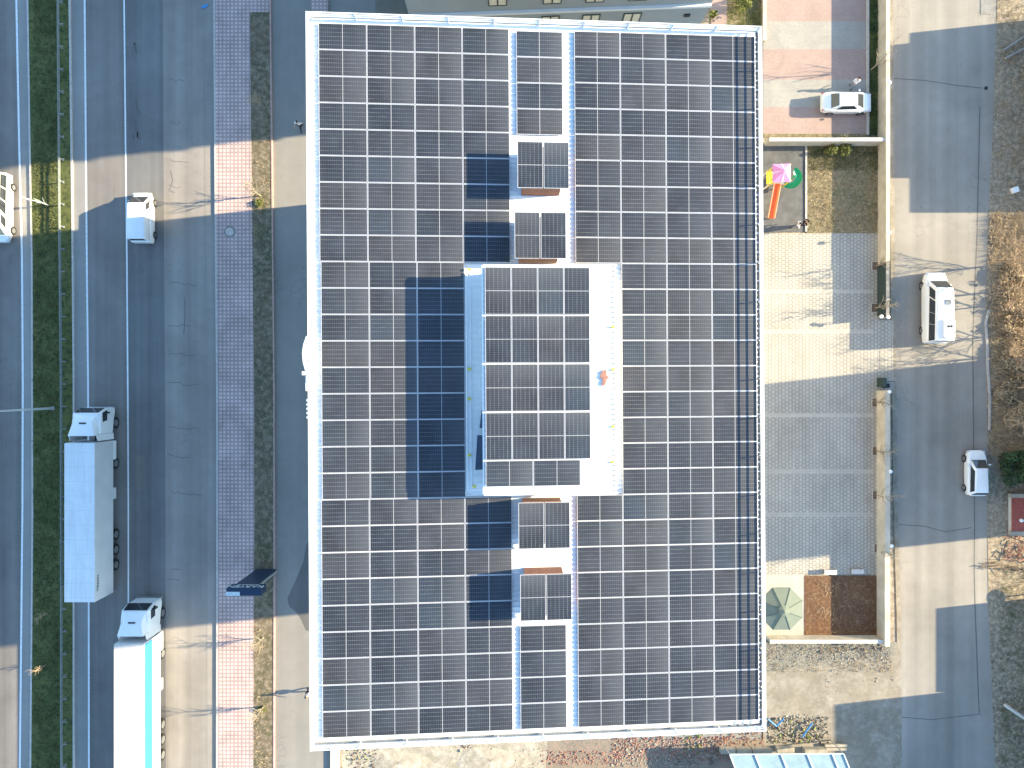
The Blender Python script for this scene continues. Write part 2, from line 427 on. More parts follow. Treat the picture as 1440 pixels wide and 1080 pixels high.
P_ = [G(*p) for p in pts]
MB().add([(p.x,p.y,.005) for p in P_], [tuple(range(len(P_)))]).build('damp_stain', M['stain'], svc)
strip('building_apron', [(470,64),(470,540),(470,1040)], [(1071,64),(1071,540),(1071,1040)], -.02, M['concrete'])
# north side
strip('north_path', [(1000,-420),(1000,0),(1000,60)], [(1022,-420),(1022,0),(1022,60)], .02, M['pav_pink_fine'], .05)
strip('north_lawn', [(1022,-420),(1022,0),(1022,60)], [(1073,-420),(1073,0),(1073,60)], .01, M['lawn'])
strip('north_pavement', [(438,-420),(438,0),(438,60)], [(462,-420),(462,0),(462,60)], .14, M['pav_pink'], .14)
strip('north_drive', [(462,-420),(462,60)], [(575,-420),(575,60)], .006, M['asphalt_service'])
# upper parking bands
bands = [(-420,-75,'grey'),(-75,-30,'pink'),(-30,0,'grey'),(0,30,'pink'),(30,69,'grey'),(69,112,'pink'),(112,151,'grey'),(151,190,'pink')]
for a, b, k in bands:
    strip('parking_paving', [(1073,a),(1073,b)], [(1218,a),(1218,b)], .01, M['pav_'+k+'_fine'])
strip('parking_kerb', [(1218,-420),(1218,190)], [(1221.5,-420),(1221.5,190)], .12, M['kerb'], .12)
strip('planting_bed', [(1221.5,-420),(1221.5,190)], [(1234,-420),(1234,190)], .03, M['grass'], .04)
strip('lawn_edge', [(1073,188.5),(1073,193)], [(1218,188.5),(1218,193)], .02, M['lawn'])
strip('play_surface', [(1073,205),(1073,326)], [(1132,205),(1132,326)], .02, M['mat_grey'], .04)
strip('play_kerb', [(1132,205),(1132,326)], [(1134.5,205),(1134.5,326)], .10, M['kerb'], .1)
strip('garden_ground', [(1134.5,205),(1134.5,328)], [(1236,205),(1236,328)], .02, M['lawn'], .04)
yard = strip('yard_paving', [(1072,328),(1072,808)], [(1237,328),(1237,808)], .0, M['pav_hex'])
for yy in (410, 466, 584, 663, 724):
    strip('paving_band', [(1074,yy-3),(1074,yy+3)], [(1228,yy-3),(1228,yy+3)], .005, M['pav_band'], parent=yard)
strip('patio', [(1072,808),(1072,893)], [(1131,808),(1131,893)], .01, M['pav_band'])
strip('vegetable_plot', [(1131,810),(1131,893)], [(1242,810),(1242,893)], .03, M['soil_brown'], .05)
# back street
bl = [(1250,-420),(1250,0),(1252,300),(1253,450),(1256,700),(1262,900),(1262,1500)]
br = [(1404,-420),(1402,0),(1396,190),(1390,300),(1386,430),(1388,560),(1388,700),(1390,860),(1400,1080),(1404,1500)]
ysb = (-420,0,100,190,300,430,560,700,860,960,1080,1500)
bL = vert(bl, ysb); bR = vert(br, ysb)
back = strip('back_street', sh(bL, 6), bR, .0, M['asphalt_back'])
strip('street_verge', bL, sh(bL, 6), .01, M['dirt_pale'], .05)
strip('gateway_paving', [(1237,450),(1237,548)], [(1256,450),(1256,548)], .015, M['pav_hex'])
crk = [(1378,150),(1376.5,220),(1374,330),(1370,420),(1368,480),(1369,620),(1370,690),(1370.5,740),(1370,800),(1371,850),(1374,930),(1377,1003)]
strip('tar_seam', sh(crk,-.7), sh(crk,.7), .006, M['tar'], parent=back)
for pts in ([(1250,110),(1300,113),(1345,120),(1382,124)], [(1256,737),(1300,740),(1330,748),(1366,742)], [(1262,1008),(1310,1012),(1380,1004)]):
    vs = []
    L = [G(x, y) for x, y in pts]
    for p in L: vs += [(p.x, p.y-.035, .006), (p.x, p.y+.035, .006)]
    MB().add(vs, [(2*i, 2*i+1, 2*i+3, 2*i+2) for i in range(len(L)-1)]).build('crack', M['tar'], back)
for (x0,y0,x1,y1,rd,mt) in ((190,640,204,690,road3,'asphalt'),):
    a = G(x0, y1); b = G(x1, y0); MB().add([(a.x,a.y,.003),(b.x,a.y,.003),(b.x,b.y,.003),(a.x,b.y,.003)], [(0,1,2,3)]).build('repair_patch', M[mt], rd)
def crack_on(road_, pts, w=.03):
    L = [G(x + random.uniform(-1, 1), y + random.uniform(-.6, .6)) for x, y in pts]; vs = []
    for i, p in enumerate(L):
        d = (L[min(i+1, len(L)-1)] - L[max(i-1, 0)]).normalized(); nrm = Vector((-d.y, d.x, 0)) * w
        vs += [(p.x-nrm.x, p.y-nrm.y, .006), (p.x+nrm.x, p.y+nrm.y, .006)]
    MB().add(vs, [(2*i, 2*i+1, 2*i+3, 2*i+2) for i in range(len(L)-1)]).build('crack', M['tar'], road_)
for y0 in (112, 172, 226, 262, 398, 456, 496, 538, 600, 640, 692, 800, 815):
    x0 = 234 + random.random()*6; n = random.randint(4, 9)
    crack_on(road4, [(x0 + i*5.5, y0 + random.uniform(-2.2, 2.2) + i*.5) for i in range(n)], .022)
for x0,y0,L in ((192,140,22),(190,168,26),(194,186,10),(189,60,16)):
    crack_on(road3, [(x0+k*.5, y0+k*L/5) for k in range(6)], .11)
crack_on(road4, [(240,240),(243,255),(238,268),(246,271)], .03)
crack_on(road4, [(260,418),(261,440),(259,470)], .03)
for y0 in (172, 150, 190, 60):
    crack_on(road3, [(186 + random.random()*4, y0 + k*6) for k in range(5)], .03)
kp = vert([(1388,440),(1384,455),(1386,480),(1387,520),(1390,560),(1389,600)], (436,455,480,520,560,605))
strip('verge_edging', kp, sh(kp,3), .10, M['kerb'], .1)
ysr = ysb
strip('scrub_verge', bR, [(2500,y) for y in ysb], .02, M['scrub'], .05)
# south ground
strip('south_plot', [(478,1040),(478,1500)], [(1078,1040),(1078,1500)], .01, M['rubble_ground'], .04)
strip('sand_patch', [(480,1040),(480,1500)], [(770,1040),(745,1500)], .018, M['dirt_sand'])
strip('south_track', [(1073,903),(1073,1500)], [(1262,903),(1262,1500)], .012, M['dirt_pale'], .05)
strip('gravel_patch', [(1074,903),(1074,945)], [(1258,903),(1258,922)], .02, M['gravel'])

# ------------------------------------------------------------------ the solar building
SL = .075; Z0 = CAMH - 36.19; PHI = .006
TH = math.atan(SL)
def roofpt(u, v, h=0.0):
    """u across (plan metres), v along, h above the panel plane"""
    x = u*math.cos(PHI) - v*math.sin(PHI); y = u*math.sin(PHI) + v*math.cos(PHI)
    return Vector((x, y, Z0 - SL*u + h))
U0, U1, V0, V1 = -9.93, 12.87, -17.86, 18.27
bld = thing('apartment_building', 'long apartment block with a white metal roof covered in solar panels', 'building', (0,0,0), PHI)
def loc3(u, v, h): return (u, v, Z0 - SL*u + h)
# walls
m = MB()
def slopebox(m, u0, v0, u1, v1, zb, hb):
    zt = lambda u: Z0 - SL*u + hb
    vs = [(u0,v0,zb),(u1,v0,zb),(u1,v1,zb),(u0,v1,zb),(u0,v0,zt(u0)),(u1,v0,zt(u1)),(u1,v1,zt(u1)),(u0,v1,zt(u0))]
    return m.add(vs, [(0,3,2,1),(4,5,6,7),(0,1,5,4),(1,2,6,5),(2,3,7,6),(3,0,4,7)])
slopebox(m, -9.6, -17.25, 12.5, 17.1, 0, -.35)
m.build('wall', M['facade'], bld)
# windows (shared meshes)
wfm = MB(); 
for a in ((-.8,-.7,.8,-.62),(-.8,.62,.8,.7)): wfm.box(-.06, a[0], a[1], .06, a[2], a[3])
for a in ((-.8,-.62),(-.04,.04),(.62,.8)):
    wfm.box(-.06, a[0], -.62, .06, a[0]+.1, .62)
wf0 = wfm.build('window', M['frame_dark'], bld); wg0 = MB().box(-.03,-.78,-.64,.03,.78,.64).build('pane', M['glass_dark'], wf0)
first = True
for side, X in ((-1, -9.62), (1, 12.52)):
    for fl in range(8):
        for k in range(6):
            v = -14.5 + k*5.8; z = 2.2 + fl*3.0
            if first: o = wf0; first = False
            else: o = copy_tree(wf0, bld)
            o.location = (X, v, z)
# roof sheet with ribs running down the slope
m = MB(); pitch = .25; nr = int((V1-V0)/pitch); prof = []
v = V0
while v < V1 - .01:
    prof += [(v, -.135), (v+.14, -.135), (v+.165, -.105), (v+.225, -.105)]
    v += pitch
prof.append((V1, -.135))
vs = [loc3(U0, p, h) for p, h in prof] + [loc3(U1, p, h) for p, h in prof]
n = len(prof)
m.add(vs, [(i, n+i, n+i+1, i+1) for i in range(n-1)])
roof = m.build('roof', M['white_sheet'], bld)
# fascia / gutter around the roof
m = MB()
def bar(m, a, b, w, hgt):
    """box beam between two roof-local points (u,v,h)"""
    A = Vector(loc3(*a)); B = Vector(loc3(*b)); d = (B-A); L = d.length; d.normalize()
    rot = d.to_track_quat('X', 'Z').to_matrix()
    return m.cbox((A+B)/2, L, w, hgt, rot)
bar(m, (U0-.02, V0, -.2), (U0-.02, V1, -.2), .08, .2)
bar(m, (U1+.16, V0-.16, -.16), (U1+.16, V1+.16, -.16), .03, .2)
bar(m, (U0-.1, V0-.16, -.16), (U1+.16, V0-.16, -.16), .03, .2)
bar(m, (U0-.1, V1+.16, -.16), (U1+.16, V1+.16, -.16), .03, .2)
m.build('fascia', M['white_metal'], roof)
m = MB()
bar(m, (U1+.08, V0-.15, -.25), (U1+.08, V1+.15, -.25), .14, .02)
bar(m, (U0-.1, V0-.08, -.25), (U1, V0-.08, -.25), .14, .02)
bar(m, (U0-.1, V1+.08, -.25), (U1, V1+.08, -.25), .14, .02)
m.build('gutter', M['grey_plastic'], roof)  # dark grey of the channel stands in for shade below the rim
gb = MB().box(-.085,-.03,-.015,.085,.03,.015).build('gutter_bracket', M['white_metal'], roof); v = V0 + .2; o = gb
while v < V1:
    if o is None: o = gb.copy(); COL.objects.link(o); o.parent = roof
    o.location = loc3(U1+.08, v, -.13); o = None; v += .5
# perimeter railing
ru0, ru1, rv0, rv1 = U0-.07, U1+.1, V0-.08, V1+.07
m = MB()
for h in (.50, .30, .12):
    for a, b in (((ru0,rv0),(ru1,rv0)), ((ru1,rv0),(ru1,rv1)), ((ru1,rv1),(ru0,rv1)), ((ru0,rv1),(ru0,rv0))):
        bar(m, (a[0],a[1],h), (b[0],b[1],h), .05, .045)
rail = m.build('railing', M['white_metal'], bld)
def pst():
    return MB().box(-.025,-.025,-.13,.025,.025,.53).build('post', M['white_metal'], rail)
p0 = None
spots = []
kk = int((rv1-rv0)/1.98)
for i in range(kk+1):
    v = rv0 + (rv1-rv0)*i/kk; spots += [(ru0, v), (ru1, v)]
kk = int((ru1-ru0)/2.1)
for i in range(1, kk):
    u = ru0 + (ru1-ru0)*i/kk; spots += [(u, rv0), (u, rv1)]
for u, v in spots:
    if p0 is None: p0 = pst(); o = p0
    else: o = p0.copy(); COL.objects.link(o); o.parent = rail
    o.location = loc3(u, v, 0)

# ------------------------------------------------------------------ solar panels
def panel_proto(Lx, Ly, name='solar_panel'):
    r = thing(name, 'solar panel', 'solar panel')
    fw = .021; m = MB(); t = .038
    m.box(-Lx/2,-Ly/2,-t,Lx/2,-Ly/2+fw,0); m.box(-Lx/2,Ly/2-fw,-t,Lx/2,Ly/2,0)
    m.box(-Lx/2,-Ly/2+fw,-t,-Lx/2+fw,Ly/2-fw,0); m.box(Lx/2-fw,-Ly/2+fw,-t,Lx/2,Ly/2-fw,0)
    m.build('frame', M['alu'], r)
    MB().box(-Lx/2+fw,-Ly/2+fw,-.03,Lx/2-fw,Ly/2-fw,-.006).build('cell_sheet', M['cells'], r)
    return r
ORD = ['first','second','third','fourth','fifth','sixth','seventh','eighth','ninth','tenth','eleventh','twelfth','thirteenth','fourteenth',
 'fifteenth','sixteenth','seventeenth','eighteenth','nineteenth','twentieth','twenty-first','twenty-second','twenty-third','twenty-fourth','twenty-fifth','twenty-sixth','twenty-seventh']
big = panel_proto(2.36, 1.303); used_big = False
small = panel_proto(2.29, 1.255); used_small = False
def place(kind, u, v, h, label, group, portrait=False, extra_th=0.0):
    global used_big, used_small
    if kind == 'big': src, used = big, used_big
    else: src, used = small, used_small
    o = src if not used else copy_tree(src)
    if kind == 'big': used_big = True
    else: used_small = True
    p = roofpt(u, v, h)
    o.location = p
    jit = R(random.uniform(-.12, .12))
    q = Matrix.Rotation(PHI, 4, 'Z') @ Matrix.Rotation(TH + extra_th, 4, 'Y') @ Matrix.Rotation((math.pi/2 if portrait else 0) + jit*.5, 4, 'Z') @ Matrix.Rotation(jit, 4, 'X')
    o.rotation_euler = q.to_euler()
    tag(o, label, 'solar panel', group)
VT = 18.08; RP = 1.3225; CP = 2.38
for i in range(4):
    r_ = 0
    for j in range(27):
        blk = 9 <= j <= 17
        if i == 3 and blk: continue
        r_ += 1
        u = -9.563 + CP*(i+.5) + (.05 if blk else 0); v = VT - RP*(j+.5)
        where = 'row from the top'
        place('big', u, v, 0, 'landscape solar panel, field left of the ridge, %s column from left, %s down' % (ORD[i], ORD[r_-1]), 'solar panels in the left field of the roof')
for i in range(4):
    r_ = 0
    for j in range(27):
        blk = 9 <= j <= 17
        if i == 0 and blk: continue
        r_ += 1
        u = 3.287 + CP*(i+.5); v = VT - RP*(j+.5)
        place('big', u, v, 0, 'landscape solar panel, field right of the chimneys, %s column from left, %s down' % (ORD[i], ORD[r_-1]), 'solar panels in the right field of the roof')
for j in range(4):
    place('big', 1.50, 18.0 - 1.3225*(j+.5), 0, 'landscape solar panel in the short middle column at the top, %s down' % ORD[j], 'solar panels in the middle columns')
for j in range(4):
    place('big', 1.52, -12.32 - 1.3225*(j+.5), 0, 'landscape solar panel in the short middle column at the bottom, %s down' % ORD[j], 'solar panels in the middle columns')

# brick chimneys with two portrait panels each
CH = [(764, 232, 'top'), (760, 331, 'second'), (765.5, 739, 'third'), (768, 840, 'bottom')]
HD = 1.12
for k, (px, py, nm) in enumerate(CH):
    x = (px-720); d = (36.19 - HD) ; X = x*d/(1000 - SL*x); Y = (540-py)*(d + SL*X)/1000
    u = X*math.cos(PHI) + Y*math.sin(PHI); v = -X*math.sin(PHI) + Y*math.cos(PHI)
    for s, side in ((-1, 'left'), (1, 'right')):
        place('small', u + s*.65, v, HD, 'portrait solar panel, %s one on the %s brick chimney from the top' % (side, {'top':'first','bottom':'fourth'}.get(nm, nm)), 'panels raised over the chimneys', True)
    off = -.12 if k < 2 else .12
    m = MB(); slopebox(m, u-1.08, v-1.06+off, u+1.08, v+1.06+off, 20, HD-.10)
    c = MB()
    zb = -.13
    f = lambda uu, hh: Z0 - SL*uu + hh
    u0, u1, v0, v1 = u-1.08, u+.86, v-1.06+off, v+1.06+off
    vs = [(u0,v0,f(u0,zb)),(u1,v0,f(u1,zb)),(u1,v1,f(u1,zb)),(u0,v1,f(u0,zb)),(u0,v0,f(u0,HD-.09)),(u1,v0,f(u1,HD-.09)),(u1,v1,f(u1,HD-.09)),(u0,v1,f(u0,HD-.09))]
    ch = c.add(vs, [(0,3,2,1),(4,5,6,7),(0,1,5,4),(1,2,6,5),(2,3,7,6),(3,0,4,7)]).build('chimney', M['brick'], roof)
# raised stair house with its own sheet roof
HB = 1.78
def ul(px, py, h):
    x = px-720; d = 36.19-h; X = x*d/(1000-SL*x); Y = (540-py)*(d+SL*X)/1000
    return X*math.cos(PHI)+Y*math.sin(PHI), -X*math.sin(PHI)+Y*math.cos(PHI)
a0 = ul(679, 373, HB); a1 = ul(864, 692, HB)
bu0, bv1 = a0; bu1, bv0 = a1
f = lambda uu, hh: Z0 - SL*uu + hh
def sbox(m, u0, v0, u1, v1, h0, h1):
    return m.add([(u0,v0,f(u0,h0)),(u1,v0,f(u1,h0)),(u1,v1,f(u1,h0)),(u0,v1,f(u0,h0)),(u0,v0,f(u0,h1)),(u1,v0,f(u1,h1)),(u1,v1,f(u1,h1)),(u0,v1,f(u0,h1))],
        [(0,3,2,1),(4,5,6,7),(0,1,5,4),(1,2,6,5),(2,3,7,6),(3,0,4,7)])
room = sbox(MB(), bu0+.12, bv0+.12, bu1-.12, bv1-.12, -.13, HB-.14).build('stair_house', M['white_wall'], bld)
prof = []; v = bv0
while v < bv1 - .05:
    prof += [(v, HB-.125), (min(v+.14,bv1), HB-.125), (min(v+.165,bv1), HB-.1), (min(v+.225,bv1), HB-.1)]; v += .25
prof = sorted(set(prof)); n = len(prof)
vs = [loc3(bu0, p, h) for p, h in prof] + [loc3(bu1, p, h) for p, h in prof]
MB().add(vs, [(i, n+i, n+i+1, i+1) for i in range(n-1)]).build('sheet_roof', M['white_sheet'], room)
m = MB()
bar(m, (bu1+.05, bv0, HB-.16), (bu1+.05, bv1, HB-.16), .14, .1)
bar(m, (bu0-.03, bv0, HB-.13), (bu0-.03, bv1, HB-.13), .07, .09)
bar(m, (bu0, bv0-.03, HB-.12), (bu1, bv0-.03, HB-.12), .1, .09)
bar(m, (bu0, bv1+.02, HB-.12), (bu1, bv1+.02, HB-.12), .07, .09)
m.build('gutter', M['white_metal'], room)
# low ledge left of the stair house, with its little gutter
c0 = ul(655, 373, .05); 
lo = MB(); sbox(lo, c0[0], bv0-.1, bu0, bv1-.1, -.13, .02)
lo.build('ledge', M['white_sheet'], room)
m = MB(); bar(m, (c0[0], bv0-.1, .06), (c0[0], bv1-.1, .06), .07, .07)
bar(m, (c0[0]+.22, bv0-.1, .05), (c0[0]+.22, bv1-.1, .05), .05, .05)
v = bv0
while v < bv1-.3:
    bar(m, (c0[0]+.3, v, .03), (bu0, v, .03), .04, .03); v += .33
m.build('ledge_trim', M['white_metal'], room)
gs = MB().box(-.05,-.035,-.006,.05,.035,.006).build('gutter_slot', M['grey_plastic'], room); v = bv0+.05; o = gs
while v < bv1:
    if o is None: o = gs.copy(); COL.objects.link(o); o.parent = room
    o.location = loc3(bu1+.035, v, HB-.07); o = None; v += .25
m = MB(); bar(m, (bu1+.22, bv0, .0), (bu1+.22, bv1, .0), .10, .08)
m.build('side_trim', M['white_metal'], room)
m = MB(); bar(m, (bu1+.11, bv0, -.02), (bu1+.11, bv1, -.02), .12, .03); bar(m, (bu1+.31, bv0, -.05), (bu1+.31, bv1, -.05), .08, .03)  # grey strips carry the shade of the side gutter in their colour
m.build('side_gutter', M['steel'], room)
# array on the stair house
s0 = ul(681.5, 374.5, HB); s1 = ul(831, 646, HB)
cw = (s1[0]-s0[0])/4; rh = (s0[1]-s1[1])/4
for i in range(4):
    for j in range(4):
        place('small', s0[0]+cw*(i+.5), s0[1]-rh*(j+.5), HB, 'portrait solar panel on the raised stair house, %s column from left, %s row from top' % (ORD[i], ORD[j]), 'solar panels on the raised stair house', True)
t0 = ul(683, 648, HB); 
for i in range(2):
    place('small', t0[0]+1.145+2.31*i, t0[1]-.64, HB, 'landscape solar panel in the bottom row of the raised stair house, %s of the two' % ('left','right')[i], 'solar panels on the raised stair house')
# yellow anchors
anc = None
def at_roof(px, py, h):
    u, v = ul(px, py, h); return roofpt(u, v, h)
AN = [(660,379,.1,'at the top of the shaded ledge'),(660,519,.1,'halfway down the shaded ledge'),(660,561,.1,'on the shaded ledge, just below its middle'),(660,640,.1,'on the shaded ledge beside the leaning panel'),(667,684,.1,'at the bottom end of the shaded ledge'),
      (862,460,1.72,'on the right gutter of the stair house, uppermost'),(862,520,1.72,'on the right gutter of the stair house beside the red patch'),(862,600,1.72,'on the right gutter of the stair house, second from bottom'),(861,650,1.72,'on the right gutter of the stair house, lowest')]
for px, py, h, w in AN:
    if anc is None:
        anc = thing('roof_anchor', 'x', 'anchor'); MB().box(-.09,-.06,0,.09,.06,.03).build('base_plate', M['anchor_yellow'], anc)
        MB().cyl((0,0,.06),(0,0,1),.035,.08,10).build('eye', M['anchor_yellow'], anc); o = anc
    else: o = copy_tree(anc)
    o.location = at_roof(px, py, h); tag(o, 'small yellow anchor ' + w, 'anchor', 'yellow anchors on the roof')
# leaning spare panels beside the stair house
for (px0,py0,px1,py1,lab) in ((674,577,682,602,'dark spare panel leaning on the stair house, upper smaller one'),(668,612,682,661,'dark spare panel leaning on the stair house, lower longer one')):
    A = at_roof(px0+1, py1, .35); B = at_roof(px0+4, py0, .35); C = at_roof(px1+3, py0, 1.4); D = at_roof(px1+3, py1-1, 1.4)
    nrm = Vector((-.03, 0, -.02))
    o = MB().add([A,B,C,D,A+nrm,B+nrm,C+nrm,D+nrm], [(0,1,2,3),(7,6,5,4),(0,4,5,1),(1,5,6,2),(2,6,7,3),(3,7,4,0)]).build('spare_panel', M['navy'])
    tag(o, lab, 'solar panel', 'spare panels leaning by the stair house')
# faded red rag
m = MB(); c = at_roof(850, 531, HB-.06)
pts = [(-.14,-.42),(.05,-.36),(.10,-.12),(.24,0),(.12,.1),(.06,.42),(-.12,.3),(-.22,.05),(-.08,-.1)]
m.prism(pts, 0, .05); o = m.build('rag', M['red_cloth']); o.location = c; tag(o, 'crumpled faded red rag lying on the white stair house roof', 'rag')

# rooftop sign on the left eave
sg = thing('rooftop_sign', 'white upright sign with crest and letters on the left roof edge', 'sign', roofpt(-10.12, 0, 0), PHI)
def yv(py): return (540-py)*.0354
def plate(name, pts, mat, x0=-.05, x1=.05):
    n = len(pts); vs = [(x0, a, b) for a, b in pts] + [(x1, a, b) for a, b in pts]
    return MB().add(vs, [tuple(range(n)), tuple(range(2*n-1, n-1, -1))] + [(i, (i+1)%n, n+(i+1)%n, n+i) for i in range(n)]).build(name, mat, sg)
plate('crest_plate', [(yv(471),-.1),(yv(471),.25),(yv(484),.75),(yv(497),.95),(yv(510),.8),(yv(520),.45),(yv(520),-.1)], M['white_metal'])
plate('crest_mark', [(yv(499),.2),(yv(502),.5),(yv(505),.62),(yv(508),.55),(yv(506),.3),(yv(503),.15)], M['black'], .05, .09)
plate('crest_mark', [(yv(492),.3),(yv(494),.4),(yv(496),.35),(yv(494),.25)], M['black'], .05, .09)
plate('cross_bar', [(yv(521),-.1),(yv(521),.75),(yv(526),.75),(yv(526),-.1)], M['white_metal'], -.12, .12)
plate('name_plate', [(yv(527),-.1),(yv(527),.42),(yv(548),.38),(yv(548),-.1)], M['white_metal'])
for py in (561, 567, 573, 579, 585):
    plate('letter', [(yv(py-2),-.05),(yv(py-2),.22),(yv(py),.3),(yv(py+2),.22),(yv(py+2),-.05)], M['white_metal'])

# ------------------------------------------------------------------ north building
nb = thing('grey_building', 'grey rendered apartment block with white ledges at the top edge', 'building', (0, 25.28, 0), R(2.1))
MB().box(-7.0, 0, 0, 13.5, 20, 27.5).build('wall', M['facade_grey'], nb)
for z in (3.5, 6.5, 9.5, 12.5, 15.5, 18.5, 21.5, 24.5, 27.4):
    MB().box(-7.05, -.2, z-.12, 13.5, 0.0, z+.1).build('ledge', M['ledge'], nb)
nw = None
xs = [-.95, 2.67, 5.5, 8.36]
for z in (4.3, 7.3, 10.3, 13.3, 16.3, 19.3, 22.3):
    for x in xs:
        if nw is None:
            fm = MB()
            fm.box(-.62,-.06,0,.62,.0,.07); fm.box(-.62,-.06,1.33,.62,.0,1.4); fm.box(-.62,-.06,.07,-.55,0,1.33); fm.box(.55,-.06,.07,.62,0,1.33); fm.box(-.05,-.06,.07,.05,0,1.33)
            nw = fm.build('window', M['frame_dark'], nb); o = nw
            MB().box(-.55,-.035,.07,-.05,-.004,1.33).build('pane', M['glass_light'], nw); MB().box(.05,-.035,.07,.55,-.004,1.33).build('pane', M['glass_light'], nw)
        else: o = copy_tree(nw, nb)
        o.location = (x, 0, z)
# west balcony stack
MB().box(-9.6, 1.0, 13.1, -7.0, 5.5, 13.5).build('balcony', M['olive'], nb)
MB().box(-9.4, 1.3, 10.1, -7.0, 5.2, 13.1).build('balcony_glazing', M['glass_dark'], nb)
MB().box(-9.8, .3, 9.7, -7.0, 5.6, 10.1).build('balcony', M['olive'], nb)
MB().box(-9.6, .9, 16.3, -7.0, 5.5, 16.7).build('balcony', M['olive'], nb)
MB().box(12.0,-.1,14.0,12.4,0,14.3).build('vent', M['black'], nb)
MB().box(-7.0, 0, 27.5, 13.5, 20, 27.7).build('roof', M['concrete'], nb)

# ------------------------------------------------------------------ buildings east of the street (outside the frame)
def east_house(name, label, x0, x1, y0, y1, h, mat, blocks=()):
    b = thing(name, label, 'building', ((x0+x1)/2, (y0+y1)/2, 0))
    cx, cy = (x0+x1)/2, (y0+y1)/2
    MB().box(x0-cx, y0-cy, 0, x1-cx, y1-cy, h-.2).build('wall', mat, b)
    MB().box(x0-cx-.0, y0-cy, h-.2, x1-cx+.1, y1-cy, h).build('roof', M['concrete'], b)
    for (a0, a1, c0_, c1, hh) in blocks:
        MB().box(a0-cx, c0_-cy, h, a1-cx, c1-cy, hh).build('upper_storey', mat, b)
    k = 0; z = 1.0
    pr = None
    while z + 1.6 < h:
        y = y0+1.2
        while y + 1.4 < y1:
            if pr is None:
                pr = MB().box(-.05,0,0,.0,1.2,1.2).build('window', M['frame_dark'], b); o = pr
                MB().box(-.055,.08,.08,-.051,1.12,1.12).build('pane', M['glass_dark'], pr)
            else: o = copy_tree(pr, b)
            o.location = (x0-cx-.0, y-cy, z); y += 3.0
        z += 3.0
    return b
east_house('low_house', 'low flat roofed house across the back street, at the top right', 48, 58, 16.7, 32.8, 4.5, M['cream_wall'], [(48, 56, 20.0, 31.9, 5.15)])
east_house('tall_house', 'tall cream apartment house across the back street beside the minibus', 48, 58, -12.1, 2.8, 17.0, M['facade'])
east_house('garden_shed_house', 'small flat roofed house across the back street, lower right', 48, 57, -26.5, -19.0, 3.64, M['cream_wall'])
east_house('corner_house', 'two storey house across the back street at the bottom right', 48, 60, -52, -26.6, 6.95, M['facade'])

# ------------------------------------------------------------------ perimeter walls
def wallthing(label, x0, y0, x1, y1, h, name='perimeter_wall', capm='cream_wall'):
    w = thing(name, label, 'wall', ((x0+x1)/2, (y0+y1)/2, 0)); cx, cy = (x0+x1)/2, (y0+y1)/2
    MB().box(x0-cx, y0-cy, 0, x1-cx, y1-cy, h-.06).build('wall_body', M['cream_wall'], w)
    MB().box(x0-cx-.03, y0-cy-.03, h-.06, x1-cx+.03, y1-cy+.03, h).build('coping', M[capm], w)
    return w
XW = 32.75
def yy(p): return (540-p)*.0637
wallthing('long cream boundary wall along the back street above the gateway', XW, yy(372), XW+.28, yy(-420), 1.5)
wl = thing('gate_wall', 'short boundary wall with dark inner face ending at the gateway', 'wall', (XW+.1, yy(410), 0))
MB().box(-.1, yy(448)-yy(410), 0, .18, yy(372.5)-yy(410), 1.46).build('wall_body', M['concrete'], wl)
MB().box(-.16, yy(448)-yy(410), .05, -.1, yy(372.5)-yy(410), 1.40).build('inner_panel', M['frame_dark'], wl)
wallthing('long cream boundary wall along the back street below the gateway', XW-.1, yy(900), XW+.3, yy(549), 1.5)
wallthing('cream wall between upper car park and playground', 22.6, yy(205.5), XW-.04, yy(201.5), 1.4, 'dividing_wall', 'white_wall')
wallthing('white wall at the foot of the vegetable plot', 22.7, yy(897), XW-.14, yy(893), 1.3, 'garden_wall', 'white_wall')
wallthing('thin low kerb wall along the left side of the upper car park', 22.35, yy(60), 22.6, yy(-420), .5, 'low_wall')
wallthing('pale concrete wall standing on the open plot below the building', G(466,1200).x, G(466,1500).y, G(478,1200).x, G(466,1015).y, .25, 'plot_wall', 'white_wall')

def lamp(px, py, label, h=1.85):
    p = G(px, py, h)
    t = thing('wall_lamp', label, 'lamp', (p.x, p.y, 0), 0, 'white lamps on the boundary wall')
    MB().tube((0,0,0),(0,0,h-.12),.03,.03,8).build('post', M['steel_pale'], t)
    MB().ball((0,0,h),.17,12,8,(1,1,.7)).build('lamp_shade', M['white_metal'], t, True)
lamp(1251,116,'white globe lamp on the boundary wall beside the parked sedan')
lamp(1250.5,327,'white globe lamp on the boundary wall beside the garden')
lamp(1251,551,'white globe lamp just below the gateway')
lamp(1252.5,663,'white globe lamp halfway along the lower boundary wall')
lamp(1254,768,'white globe lamp near the bottom of the lower boundary wall')
lamp(1249,446,'white globe lamp on the right pillar of the gateway')
lamp(1239.5,445,'white globe lamp on the left pillar of the gateway')
# gate leaf folded by the wall
gt = thing('sliding_gate', 'dark metal gate leaf parked at the lower side of the gateway', 'gate', G(1240,536))
m = MB(); m.box(-.3,-.05,.1,.55,.0,.16); m.box(-.3,-.05,1.2,.55,0,1.26)
for k in range(6): m.box(-.3+k*.16,-.045,.16,-.27+k*.16,-.005,1.2)
m.build('gate_leaf', M['frame_dark'], gt)
MB().box(-.45,-.5,0,-.25,.3,1.3).build('gate_post', M['frame_dark'], gt)
MB().box(.0,-.6,0,.45,-.2,.5).build('gate_motor', M['black'], gt)

